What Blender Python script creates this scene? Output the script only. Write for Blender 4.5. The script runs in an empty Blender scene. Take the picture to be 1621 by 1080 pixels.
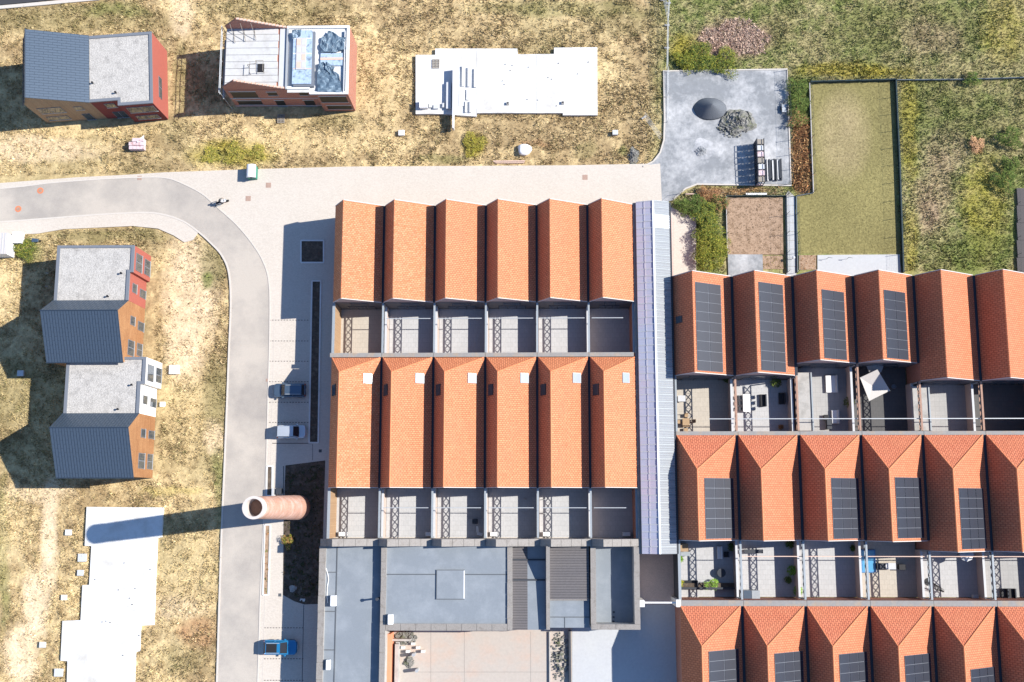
import bpy, bmesh, math, random
import numpy as np
from mathutils import Vector, Matrix
random.seed(7); rng = np.random.default_rng(7)
S = bpy.context.scene
C = S.collection

# ------------------------------------------------------------------ camera
F = 1700.0; H = 142.0; CX, CY = 810.5, 540.0
NX, NY = 35.0, 262.0                       # nadir point, pixels from the picture centre
d = Vector((NX, -NY, -F)).normalized()
Zc = -d; Xc = (Vector((1, 0, 0)) - d * d.x).normalized(); Yc = Zc.cross(Xc)
Rcw = Matrix((Xc, Yc, Zc))                 # camera -> world (rows = world axes in camera space)
cam = bpy.data.cameras.new('camera'); co = bpy.data.objects.new('camera', cam); C.objects.link(co)
cam.sensor_width = 36; cam.lens = F / 1621 * 36; cam.clip_end = 4000; cam.clip_start = 1
co.matrix_world = Matrix.Translation((0, 0, H)) @ Rcw.to_4x4()
S.camera = co
S.render.resolution_x = 1024; S.render.resolution_y = 682

# ------------------------------------------------------------------ light
SUN_EL, SUN_AZ = 40.0, 7.4                 # azimuth: degrees from +X towards +Y
w = bpy.data.worlds.new('World'); S.world = w; w.use_nodes = True
nt = w.node_tree; bg = nt.nodes['Background']
sky = nt.nodes.new('ShaderNodeTexSky'); sky.sky_type = 'NISHITA'; sky.sun_disc = False
sky.sun_elevation = math.radians(SUN_EL); sky.sun_rotation = math.radians(90 - SUN_AZ)
nt.links.new(sky.outputs[0], bg.inputs[0]); bg.inputs[1].default_value = 0.115; sky.ozone_density = 6.0; sky.dust_density = 0.1; sky.air_density = 1.0
sl = bpy.data.lights.new('sun', 'SUN'); so = bpy.data.objects.new('sun', sl); C.objects.link(so)
sl.energy = 5.0; sl.angle = math.radians(0.5); sl.color = (1.0, 0.95, 0.88)
e, a = math.radians(SUN_EL), math.radians(SUN_AZ)
so.rotation_euler = Vector((math.cos(e) * math.cos(a), math.cos(e) * math.sin(a), math.sin(e))).to_track_quat('Z', 'Y').to_euler()
so.location = (60, 10, 60)
S.view_settings.view_transform = 'Standard'; S.view_settings.look = 'None'
S.view_settings.exposure = 0.75; S.view_settings.gamma = 1.0
S.view_settings.use_curve_mapping = False

# ------------------------------------------------------------------ coordinates
def P(px, py, z=0.0):
    """survey: where a point of the photograph lies at height z"""
    r = Rcw @ Vector((px - CX, -(py - CY), -F))
    t = (z - H) / r.z
    return Vector((r.x * t, r.y * t, z))
def X_(px, py, z=0.0): return P(px, py, z).x
def Y_(px, py, z=0.0): return P(px, py, z).y
def L_(pts, z=0.0): return [tuple(P(x, y, z)[:2]) for x, y in pts]
Rn = np.array(Rcw)
def to_px(x, y, z=0.0):
    v = np.stack([x, y, np.zeros_like(x) + z - H], -1) @ Rn
    return CX - F * v[..., 0] / v[..., 2], CY + F * v[..., 1] / v[..., 2]

# ------------------------------------------------------------------ materials
M = {}
def mat(name, col, rough=0.8, var=0.0, scale=1.0, bump=0.0, bscale=20.0, metal=0.0, spec=0.3, col2=None, c2amt=0.5, c2scale=0.3, detail=6.0):
    """col: base colour; var: fine brightness mottling; col2: stains blended in large patches"""
    m = bpy.data.materials.new(name); m.use_nodes = True; n = m.node_tree.nodes; l = m.node_tree.links
    b = n['Principled BSDF']; b.inputs['Roughness'].default_value = rough; b.inputs['Metallic'].default_value = metal
    b.inputs['Specular IOR Level'].default_value = spec
    b.inputs['Base Color'].default_value = (*col, 1)
    g = n.new('ShaderNodeNewGeometry'); out = None
    if var or col2:
        rgb = n.new('ShaderNodeRGB'); rgb.outputs[0].default_value = (*col, 1); out = rgb.outputs[0]
    if col2:
        t = n.new('ShaderNodeTexNoise'); t.inputs['Scale'].default_value = c2scale; t.inputs['Detail'].default_value = detail; t.inputs['Roughness'].default_value = 0.65
        l.new(g.outputs['Position'], t.inputs['Vector'])
        r = n.new('ShaderNodeMapRange'); r.inputs[1].default_value = 0.62 - 0.3 * c2amt; r.inputs[2].default_value = 0.78 - 0.2 * c2amt
        l.new(t.outputs[0], r.inputs[0])
        mx = n.new('ShaderNodeMix'); mx.data_type = 'RGBA'; l.new(r.outputs[0], mx.inputs[0]); l.new(out, mx.inputs[6]); mx.inputs[7].default_value = (*col2, 1)
        out = mx.outputs[2]
    if var:
        t = n.new('ShaderNodeTexNoise'); t.inputs['Scale'].default_value = scale; t.inputs['Detail'].default_value = 8; t.inputs['Roughness'].default_value = 0.7
        l.new(g.outputs['Position'], t.inputs['Vector'])
        r = n.new('ShaderNodeMapRange'); r.inputs[1].default_value = 0.25; r.inputs[2].default_value = 0.75; r.inputs[3].default_value = 1 - var; r.inputs[4].default_value = 1 + var
        l.new(t.outputs[0], r.inputs[0])
        hs = n.new('ShaderNodeHueSaturation'); l.new(r.outputs[0], hs.inputs['Value']); l.new(out, hs.inputs['Color']); out = hs.outputs[0]
    if out: l.new(out, b.inputs['Base Color'])
    if bump:
        t = n.new('ShaderNodeTexNoise'); t.inputs['Scale'].default_value = bscale; t.inputs['Detail'].default_value = 4
        l.new(g.outputs['Position'], t.inputs['Vector'])
        bp = n.new('ShaderNodeBump'); bp.inputs['Strength'].default_value = bump; bp.inputs['Distance'].default_value = 0.05
        l.new(t.outputs[0], bp.inputs['Height']); l.new(bp.outputs[0], b.inputs['Normal'])
    M[name] = m; return m

def brickmat(name, c1, c2, mortar, bw, rh, ms=0.012, swap=False, rough=0.75, axes=('X', 'Y'), patch=None, pamt=0.4, bump=0.35, offset=0.5, bias=0.0, sq=1.0, fine=0.08, pscale=0.35):
    """units laid in courses; axes gives the two world axes of the surface"""
    m = bpy.data.materials.new(name); m.use_nodes = True; n = m.node_tree.nodes; l = m.node_tree.links
    b = n['Principled BSDF']; b.inputs['Roughness'].default_value = rough; b.inputs['Specular IOR Level'].default_value = 0.25
    g = n.new('ShaderNodeNewGeometry'); sp = n.new('ShaderNodeSeparateXYZ'); cb = n.new('ShaderNodeCombineXYZ')
    l.new(g.outputs['Position'], sp.inputs[0])
    if axes[0] == 'H':
        ad = n.new('ShaderNodeMath'); l.new(sp.outputs[0], ad.inputs[0]); l.new(sp.outputs[1], ad.inputs[1]); l.new(ad.outputs[0], cb.inputs[0])
    else: l.new(sp.outputs['XYZ'.index(axes[0])], cb.inputs[0])
    l.new(sp.outputs['XYZ'.index(axes[1])], cb.inputs[1])
    t = n.new('ShaderNodeTexBrick'); l.new(cb.outputs[0], t.inputs[0]); t.offset = offset
    t.inputs['Color1'].default_value = (*c1, 1); t.inputs['Color2'].default_value = (*c2, 1); t.inputs['Mortar'].default_value = (*mortar, 1)
    t.inputs['Scale'].default_value = 1; t.inputs['Mortar Size'].default_value = ms; t.inputs['Mortar Smooth'].default_value = 0.3
    t.inputs['Brick Width'].default_value = bw; t.inputs['Row Height'].default_value = rh; t.inputs['Bias'].default_value = bias
    out = t.outputs[0]
    if patch:
        q = n.new('ShaderNodeTexNoise'); q.inputs['Scale'].default_value = pscale; q.inputs['Detail'].default_value = 7; q.inputs['Roughness'].default_value = 0.7
        l.new(g.outputs['Position'], q.inputs['Vector'])
        r = n.new('ShaderNodeMapRange'); r.inputs[1].default_value = 0.45; r.inputs[2].default_value = 0.75; r.inputs[4].default_value = pamt; l.new(q.outputs[0], r.inputs[0])
        mx = n.new('ShaderNodeMix'); mx.data_type = 'RGBA'; l.new(r.outputs[0], mx.inputs[0]); l.new(out, mx.inputs[6]); mx.inputs[7].default_value = (*patch, 1); out = mx.outputs[2]
    q = n.new('ShaderNodeTexNoise'); q.inputs['Scale'].default_value = 6; q.inputs['Detail'].default_value = 5
    l.new(g.outputs['Position'], q.inputs['Vector'])
    r = n.new('ShaderNodeMapRange'); r.inputs[1].default_value = 0.3; r.inputs[2].default_value = 0.7; r.inputs[3].default_value = 1 - fine; r.inputs[4].default_value = 1 + fine; l.new(q.outputs[0], r.inputs[0])
    hs = n.new('ShaderNodeHueSaturation'); l.new(r.outputs[0], hs.inputs['Value']); l.new(out, hs.inputs['Color']); l.new(hs.outputs[0], b.inputs['Base Color'])
    if bump:
        bp = n.new('ShaderNodeBump'); bp.inputs['Strength'].default_value = bump; bp.inputs['Distance'].default_value = 0.03; bp.invert = True
        l.new(t.outputs['Fac'], bp.inputs['Height']); l.new(bp.outputs[0], b.inputs['Normal'])
    M[name] = m; return m

def vcol_mat(name, rough=0.95, nscale=5.0, var=0.25, bump=0.5, trans=0.0):
    m = bpy.data.materials.new(name); m.use_nodes = True; n = m.node_tree.nodes; l = m.node_tree.links
    b = n['Principled BSDF']; b.inputs['Roughness'].default_value = rough; b.inputs['Specular IOR Level'].default_value = 0.1
    at = n.new('ShaderNodeAttribute'); at.attribute_name = 'col'
    g = n.new('ShaderNodeNewGeometry'); t = n.new('ShaderNodeTexNoise'); t.inputs['Scale'].default_value = nscale; t.inputs['Detail'].default_value = 8; t.inputs['Roughness'].default_value = 0.75
    l.new(g.outputs['Position'], t.inputs['Vector'])
    r = n.new('ShaderNodeMapRange'); r.inputs[1].default_value = 0.3; r.inputs[2].default_value = 0.7; r.inputs[3].default_value = 1 - var; r.inputs[4].default_value = 1 + var; l.new(t.outputs[0], r.inputs[0])
    hs = n.new('ShaderNodeHueSaturation'); l.new(r.outputs[0], hs.inputs['Value']); l.new(at.outputs['Color'], hs.inputs['Color']); l.new(hs.outputs[0], b.inputs['Base Color'])
    if bump:
        bp = n.new('ShaderNodeBump'); bp.inputs['Strength'].default_value = bump; bp.inputs['Distance'].default_value = 0.12; l.new(t.outputs[0], bp.inputs['Height']); l.new(bp.outputs[0], b.inputs['Normal'])
    M[name] = m; return m

vcol_mat('earth', var=0.38, nscale=3.2, bump=0.7); vcol_mat('blade', var=0.18, nscale=1.2, bump=0)
mat('asphalt', (0.30, 0.275, 0.25), 0.92, 0.12, 9, 0.2, 60, col2=(0.45, 0.405, 0.35), c2amt=0.9, c2scale=0.11, detail=12)
mat('dark_asphalt', (0.05, 0.05, 0.055), 0.9, 0.1, 9)
brickmat('paving', (0.49, 0.44, 0.38), (0.55, 0.50, 0.435), (0.41, 0.37, 0.32), 0.22, 0.11, 0.006, patch=(0.58, 0.52, 0.46), pamt=0.5, bump=0.1, pscale=0.12, fine=0.05)
brickmat('alley_paving', (0.52, 0.41, 0.36), (0.58, 0.46, 0.41), (0.4, 0.32, 0.28), 0.22, 0.11, 0.006, patch=(0.42, 0.36, 0.32), pamt=0.5, bump=0.1)
mat('kerb', (0.52, 0.48, 0.43), 0.85, 0.08, 4)
mat('concrete_white', (0.62, 0.62, 0.61), 0.85, 0.07, 3, 0.2, 8, col2=(0.47, 0.45, 0.41), c2amt=0.45, c2scale=0.25)
mat('concrete', (0.40, 0.385, 0.36), 0.9, 0.12, 5, 0.2, 12, col2=(0.28, 0.27, 0.25), c2amt=0.5, c2scale=0.7)
mat('concrete_yard', (0.42, 0.375, 0.33), 0.9, 0.08, 3, 0.2, 10, col2=(0.45, 0.36, 0.30), c2amt=0.5, c2scale=0.35)
mat('concrete_pale', (0.44, 0.45, 0.46), 0.9, 0.08, 3, 0.1, 10, col2=(0.46, 0.47, 0.47), c2amt=0.5, c2scale=0.3)  # pale grey concrete of patio, path slabs and yard
mat('lot', (0.235, 0.245, 0.255), 0.95, 0.15, 1.6, 0.3, 30, col2=(0.47, 0.47, 0.47), c2amt=0.62, c2scale=0.2, detail=10)
mat('coping', (0.26, 0.24, 0.22), 0.9, 0.22, 7, 0.4, 14, col2=(0.2, 0.18, 0.16), c2amt=0.35, c2scale=1.5)
mat('coping_dark', (0.16, 0.175, 0.2), 0.5, 0.05, 5)
mat('membrane', (0.205, 0.23, 0.255), 0.75, 0.07, 6, 0.1, 20, col2=(0.25, 0.275, 0.30), c2amt=0.55, c2scale=0.35, spec=0.2)
mat('membrane_seam', (0.09, 0.10, 0.11), 0.8, 0.1, 4)
brickmat('corrugated_dark', (0.12, 0.112, 0.115), (0.135, 0.125, 0.125), (0.085, 0.08, 0.082), 20, 0.32, 0.05, axes=('X', 'Y'), bump=0.6)
mat('gravel_roof', (0.43, 0.41, 0.38), 0.95, 0.5, 8, 1.0, 9, col2=(0.31, 0.295, 0.275), c2amt=0.4, c2scale=0.8)
mat('zinc', (0.075, 0.105, 0.145), 0.42, 0.04, 3, metal=0.35, spec=0.5)
mat('zinc_seam', (0.045, 0.065, 0.095), 0.4, metal=0.35)
mat('red_render', (0.33, 0.095, 0.07), 0.85, 0.05, 2)
mat('dark_red_render', (0.20, 0.045, 0.04), 0.85, 0.05, 2)
mat('white_render', (0.72, 0.69, 0.64), 0.85, 0.04, 2)
mat('pink_render', (0.46, 0.37, 0.33), 0.9, 0.08, 2)
brickmat('wood_clad', (0.36, 0.185, 0.085), (0.29, 0.135, 0.06), (0.16, 0.07, 0.03), 3.0, 0.14, 0.012, axes=('H', 'Z'), bump=0.4, patch=(0.48, 0.27, 0.13), pamt=0.5)
brickmat('wood_clad_pale', (0.40, 0.27, 0.16), (0.34, 0.22, 0.13), (0.16, 0.09, 0.05), 0.14, 9.0, 0.012, axes=('H', 'Z'), bump=0.4)
brickmat('brick_wall', (0.40, 0.145, 0.09), (0.33, 0.11, 0.07), (0.38, 0.3, 0.26), 0.22, 0.075, 0.008, axes=('H', 'Z'), patch=(0.45, 0.24, 0.17), pamt=0.4)
brickmat('chimney_brick', (0.56, 0.30, 0.21), (0.45, 0.21, 0.14), (0.42, 0.33, 0.28), 0.34, 0.12, 0.015, axes=('H', 'Z'), patch=(0.66, 0.47, 0.40), pamt=0.95, pscale=0.7)
brickmat('tile_left', (0.53, 0.20, 0.095), (0.60, 0.245, 0.12), (0.28, 0.08, 0.04), 0.34, 0.25, 0.03, patch=(0.45, 0.17, 0.09), pamt=0.6, fine=0.18)
brickmat('tile_mottled', (0.52, 0.19, 0.085), (0.60, 0.27, 0.14), (0.34, 0.11, 0.05), 0.34, 0.25, 0.03, patch=(0.36, 0.17, 0.09), pamt=0.75, fine=0.22, pscale=1.3)
brickmat('tile_right', (0.47, 0.165, 0.08), (0.54, 0.20, 0.10), (0.30, 0.09, 0.045), 0.36, 0.27, 0.034, patch=(0.44, 0.15, 0.08), pamt=0.4, fine=0.14)
brickmat('tile_hip_left', (0.60, 0.21, 0.095), (0.68, 0.26, 0.125), (0.30, 0.08, 0.04), 0.40, 0.24, 0.03, axes=('Y', 'X'), patch=(0.64, 0.27, 0.12), pamt=0.4, fine=0.14, bump=0.7)  # same tile as the slopes, sunlit brightness of the hips put into the colour
brickmat('tile_hip_right', (0.58, 0.185, 0.095), (0.66, 0.225, 0.12), (0.28, 0.075, 0.045), 0.42, 0.25, 0.035, axes=('Y', 'X'), patch=(0.55, 0.22, 0.11), pamt=0.4, fine=0.14, bump=0.7)  # right block hips: brightness likewise added through a paler tile colour
mat('ridge_tile', (0.62, 0.22, 0.10), 0.8, 0.15, 6)
mat('gutter', (0.03, 0.035, 0.045), 0.6, 0.1, 3)
mat('fascia', (0.50, 0.47, 0.45), 0.7, 0.05, 3)
mat('steel', (0.30, 0.33, 0.35), 0.6, 0.12, 5, metal=0.2)
mat('steel_dark', (0.045, 0.05, 0.06), 0.55, 0.1, 5)
mat('steel_rust', (0.36, 0.22, 0.16), 0.8, 0.2, 6)
mat('parapet', (0.25, 0.245, 0.235), 0.8, 0.12, 3, col2=(0.32, 0.26, 0.2), c2amt=0.45, c2scale=0.9)
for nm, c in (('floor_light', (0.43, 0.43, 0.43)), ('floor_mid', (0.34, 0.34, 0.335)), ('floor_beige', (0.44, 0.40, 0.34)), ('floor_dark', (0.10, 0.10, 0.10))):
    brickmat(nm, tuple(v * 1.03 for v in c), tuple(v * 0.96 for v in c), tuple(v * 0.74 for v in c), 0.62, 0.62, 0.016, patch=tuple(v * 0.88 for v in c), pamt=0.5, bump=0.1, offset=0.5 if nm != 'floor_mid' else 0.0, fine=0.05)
mat('white', (0.78, 0.78, 0.77), 0.5, 0.02, 3)
mat('pale_grey', (0.5, 0.51, 0.52), 0.6, 0.05, 3)
mat('green_plastic', (0.03, 0.22, 0.15), 0.5)
mat('black', (0.02, 0.02, 0.022), 0.5)
mat('rubber', (0.02, 0.02, 0.02), 0.9)
mat('glass', (0.05, 0.065, 0.08), 0.08, spec=0.8)
mat('glass_dark', (0.015, 0.02, 0.03), 0.15, spec=0.6)
mat('skylight_glass', (0.30, 0.34, 0.40), 0.12, spec=0.9)
mat('solar', (0.018, 0.022, 0.035), 0.38, 0.1, 2, spec=0.35)
mat('panel_frame', (0.15, 0.165, 0.2), 0.5, metal=0.3)
mat('car_navy', (0.10, 0.15, 0.21), 0.28, metal=0.5, spec=0.6)
mat('car_silver', (0.52, 0.56, 0.60), 0.3, metal=0.4, spec=0.6)
mat('car_blue', (0.02, 0.20, 0.42), 0.28, metal=0.3, spec=0.6)
mat('poly_sheet_sky_tint', (0.42, 0.43, 0.52), 0.4, 0.06, 1.2, spec=0.4, col2=(0.50, 0.42, 0.48), c2amt=0.5, c2scale=0.12)  # reflected sky is put into the lavender colour of the left slope
mat('metal_sheet', (0.34, 0.355, 0.365), 0.45, 0.06, 2, metal=0.15, spec=0.5)
mat('clear_sheet', (0.80, 0.82, 0.84), 0.3, 0.04, 2)
mat('wood', (0.36, 0.25, 0.15), 0.8, 0.2, 8)
mat('wood_grey', (0.28, 0.25, 0.21), 0.85, 0.2, 8)
mat('wood_pink', (0.62, 0.45, 0.36), 0.85, 0.1, 8)
mat('deck', (0.085, 0.075, 0.075), 0.8, 0.2, 6)
mat('gravel_dark', (0.12, 0.13, 0.145), 0.95, 0.3, 12, 0.8, 12)
mat('rubble', (0.20, 0.195, 0.18), 0.95, 0.35, 5, 1.0, 5, col2=(0.10, 0.11, 0.05), c2amt=0.45, c2scale=1.3)
mat('dust', (0.46, 0.46, 0.465), 0.95, 0.25, 2, 0.8, 5, col2=(0.26, 0.27, 0.285), c2amt=0.8, c2scale=0.45)
mat('soil_dark', (0.085, 0.065, 0.05), 0.95, 0.35, 4, 0.9, 6, col2=(0.15, 0.12, 0.09), c2amt=0.5, c2scale=1.5)
mat('soil_brown', (0.36, 0.25, 0.17), 0.95, 0.3, 5, 0.9, 6, col2=(0.20, 0.13, 0.08), c2amt=0.5, c2scale=1.5)
mat('tarp_blue', (0.10, 0.15, 0.20), 0.45, 0.3, 3, 0.9, 2.5, col2=(0.28, 0.36, 0.42), c2amt=0.4, c2scale=1.4)
mat('insulation', (0.36, 0.46, 0.58), 0.7, 0.2, 3, 0.5, 4, col2=(0.12, 0.16, 0.2), c2amt=0.4, c2scale=1.6)
mat('plastic_wrap', (0.62, 0.50, 0.52), 0.5, 0.25, 6, 0.6, 5, col2=(0.35, 0.15, 0.13), c2amt=0.35, c2scale=1.5)
mat('facade_dark', (0.10, 0.11, 0.125), 0.7, 0.1, 2)
mat('concrete_plank', (0.50, 0.50, 0.49), 0.9, 0.08, 3, col2=(0.42, 0.41, 0.39), c2amt=.4, c2scale=.6)
mat('rim_stone', (0.56, 0.50, 0.46), 0.9, 0.15, 4)
mat('rust_patch', (0.60, 0.20, 0.10), 0.9, 0.25, 9)
mat('manhole', (0.36, 0.25, 0.20), 0.8, 0.2, 9)
mat('fence_green', (0.02, 0.04, 0.045), 0.6)
mat('fence_base', (0.16, 0.18, 0.19), 0.8)
mat('galvanised', (0.42, 0.44, 0.45), 0.5, metal=0.3)
mat('denim', (0.04, 0.05, 0.09), 0.9); mat('jacket', (0.04, 0.04, 0.045), 0.85); mat('helmet', (0.05, 0.05, 0.055), 0.3); mat('skin', (0.5, 0.3, 0.22), 0.6)
mat('pool_blue', (0.10, 0.26, 0.50), 0.4, 0.05, 3); mat('pool_water', (0.10, 0.32, 0.52), 0.05, spec=0.8)
mat('sail', (0.52, 0.49, 0.45), 0.8, 0.05, 2)
mat('bark', (0.12, 0.085, 0.06), 0.9, 0.2, 8)
mat('brick_orange', (0.62, 0.25, 0.14), 0.85, 0.1, 4)

# ------------------------------------------------------------------ helpers
def thing(name, label, cat, loc=(0, 0, 0), group=None, rotz=0.0):
    o = bpy.data.objects.new(name, None); C.objects.link(o); o.location = loc; o.rotation_euler = (0, 0, rotz)
    o.empty_display_size = 0.5
    o['label'] = label; o['category'] = cat
    if group: o['group'] = group
    return o
def tag(o, label, cat, group=None):
    o['label'] = label; o['category'] = cat
    if group: o['group'] = group
    return o

class MB:
    def __init__(s): s.v = []; s.f = []; s.mi = []; s.cur = 0
    def quad(s, *p):
        i = len(s.v); s.v += [tuple(q) for q in p]; s.f.append(tuple(range(i, i + len(p)))); s.mi.append(s.cur)
    def box(s, x0, x1, y0, y1, z0, z1):
        x0, x1 = min(x0, x1), max(x0, x1); y0, y1 = min(y0, y1), max(y0, y1)
        i = len(s.v)
        s.v += [(x0, y0, z0), (x1, y0, z0), (x1, y1, z0), (x0, y1, z0), (x0, y0, z1), (x1, y0, z1), (x1, y1, z1), (x0, y1, z1)]
        for q in ((3, 2, 1, 0), (4, 5, 6, 7), (0, 1, 5, 4), (1, 2, 6, 5), (2, 3, 7, 6), (3, 0, 4, 7)): s.f.append(tuple(i + k for k in q)); s.mi.append(s.cur)
        return s
    def prism(s, poly, z0, z1):
        """poly: CCW or CW list of (x,y)"""
        ar = sum(poly[k][0] * poly[(k + 1) % len(poly)][1] - poly[(k + 1) % len(poly)][0] * poly[k][1] for k in range(len(poly)))
        if ar < 0: poly = poly[::-1]
        n = len(poly); i = len(s.v)
        zz0 = z0 if callable(z0) else (lambda x, y: z0); zz1 = z1 if callable(z1) else (lambda x, y: z1)
        s.v += [(x, y, zz0(x, y)) for x, y in poly] + [(x, y, zz1(x, y)) for x, y in poly]
        s.f.append(tuple(i + n - 1 - k for k in range(n))); s.f.append(tuple(i + n + k for k in range(n))); s.mi += [s.cur] * 2
        for k in range(n): s.f.append((i + k, i + (k + 1) % n, i + n + (k + 1) % n, i + n + k)); s.mi.append(s.cur)
        return s
    def slab(s, pts, nrm_down):
        """closed slab from a planar loop pts and an offset vector"""
        n = len(pts); i = len(s.v); q = [Vector(p) for p in pts]; o = Vector(nrm_down)
        s.v += [tuple(p + o) for p in q] + [tuple(p) for p in q]
        s.f.append(tuple(i + n - 1 - k for k in range(n))); s.f.append(tuple(i + n + k for k in range(n))); s.mi += [s.cur] * 2
        for k in range(n): s.f.append((i + k, i + (k + 1) % n, i + n + (k + 1) % n, i + n + k)); s.mi.append(s.cur)
        return s
    def bar(s, a, b, r, r2=None, n=4):
        a, b = Vector(a), Vector(b); t = (b - a).normalized(); u = t.cross(Vector((0, 0, 1)))
        if u.length < 1e-4: u = Vector((1, 0, 0))
        u.normalize(); v = t.cross(u); r2 = r if r2 is None else r2; i = len(s.v)
        for c, rr in ((a, r), (b, r2)):
            for k in range(n):
                an = 2 * math.pi * (k + 0.5) / n; s.v.append(tuple(c + (u * math.cos(an) + v * math.sin(an)) * rr))
        for k in range(n): s.f.append((i + k, i + (k + 1) % n, i + n + (k + 1) % n, i + n + k)); s.mi.append(s.cur)
        s.f.append(tuple(i + n - 1 - k for k in range(n))); s.f.append(tuple(i + n + k for k in range(n))); s.mi += [s.cur] * 2
        return s
    def lathe(s, cx, cy, prof, n=24):
        i = len(s.v)
        for r, z in prof:
            for k in range(n): an = 2 * math.pi * k / n; s.v.append((cx + r * math.cos(an), cy + r * math.sin(an), z))
        for j in range(len(prof) - 1):
            for k in range(n): s.f.append((i + j * n + k, i + j * n + (k + 1) % n, i + (j + 1) * n + (k + 1) % n, i + (j + 1) * n + k)); s.mi.append(s.cur)
        s.f.append(tuple(i + n - 1 - k for k in range(n))); s.f.append(tuple(i + (len(prof) - 1) * n + k for k in range(n))); s.mi += [s.cur] * 2
        return s
    def build(s, name, m, parent=None, smooth=False, label=None, kind=None, bevel=0.0):
        me = bpy.data.meshes.new(name)
        off = Vector((0, 0, 0))
        if parent is not None:
            q = parent
            while q is not None: off += q.location; q = q.parent
            if parent.rotation_euler.z: off = Vector((0, 0, 0))     # local-space builder
        else:
            xs = [p[0] for p in s.v]; ys = [p[1] for p in s.v]; zs = [p[2] for p in s.v]
            off = Vector(((min(xs) + max(xs)) / 2, (min(ys) + max(ys)) / 2, min(zs)))
        me.from_pydata([(x - off.x, y - off.y, z - off.z) for x, y, z in s.v], [], s.f)
        for mm in (m if isinstance(m, (list, tuple)) else [m]): me.materials.append(M[mm])
        if isinstance(m, (list, tuple)):
            for p, k in zip(me.polygons, s.mi): p.material_index = k
        if smooth: me.shade_smooth()
        o = bpy.data.objects.new(name, me); C.objects.link(o)
        if parent is None: o.location = off
        else: o.parent = parent
        if label: o['label'] = label
        if kind: o['kind'] = kind
        if bevel:
            md = o.modifiers.new('bevel', 'BEVEL'); md.width = bevel; md.segments = 2; md.limit_method = 'ANGLE'
        return o
def struct(name, mb, m, **k): return mb.build(name, m, kind='structure', **k)
def piece(o, name, loc, parent=None, rotz=0, scale=None):
    """another instance of a part mesh"""
    c = o.copy(); c.name = name; C.objects.link(c); c.parent = parent if parent is not None else o.parent; c.location = loc; c.rotation_euler = (0, 0, rotz)
    if scale: c.scale = scale
    return c
def copy_tree(o, parent=None):
    c = o.copy(); C.objects.link(c); c.parent = parent
    for ch in [x for x in bpy.data.objects if x.parent == o]: copy_tree(ch, c)
    return c
ORD = ['first', 'second', 'third', 'fourth', 'fifth', 'sixth', 'seventh', 'eighth', 'ninth', 'tenth']

# ------------------------------------------------------------------ noise for the fields
def vnoise(x, y, s, seed):
    r = np.random.default_rng(seed); T = r.random((256, 256)); xs, ys = x / s, y / s
    xi, yi = np.floor(xs).astype(int), np.floor(ys).astype(int); fx, fy = xs - xi, ys - yi
    fx = fx * fx * (3 - 2 * fx); fy = fy * fy * (3 - 2 * fy)
    g = lambda i, j: T[i % 256, j % 256]
    return (g(xi, yi) * (1 - fx) + g(xi + 1, yi) * fx) * (1 - fy) + (g(xi, yi + 1) * (1 - fx) + g(xi + 1, yi + 1) * fx) * fy
def fbm(x, y, s, seed, o=4):
    t = 0; a = 0.5; n = 0
    for k in range(o): t = t + a * vnoise(x, y, s / 2 ** k, seed + k); n += a; a *= 0.6
    return t / n
def inpoly(px, py, poly):
    r = np.zeros(px.shape, bool); n = len(poly)
    for i in range(n):
        x0, y0 = poly[i]; x1, y1 = poly[(i + 1) % n]
        c = ((y0 > py) != (y1 > py)); r ^= c & (px < (x1 - x0) * (py - y0) / ((y1 - y0) or 1e-9) + x0)
    return r
STRAW = (0.60, 0.465, 0.25); SAND = (0.66, 0.52, 0.345); BROWN = (0.29, 0.21, 0.11); OLIVE = (0.20, 0.175, 0.075); GREEN = (0.14, 0.17, 0.045); YELLOW = (0.34, 0.28, 0.05); RUST = (0.36, 0.18, 0.09); PINK = (0.36, 0.24, 0.18)
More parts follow.
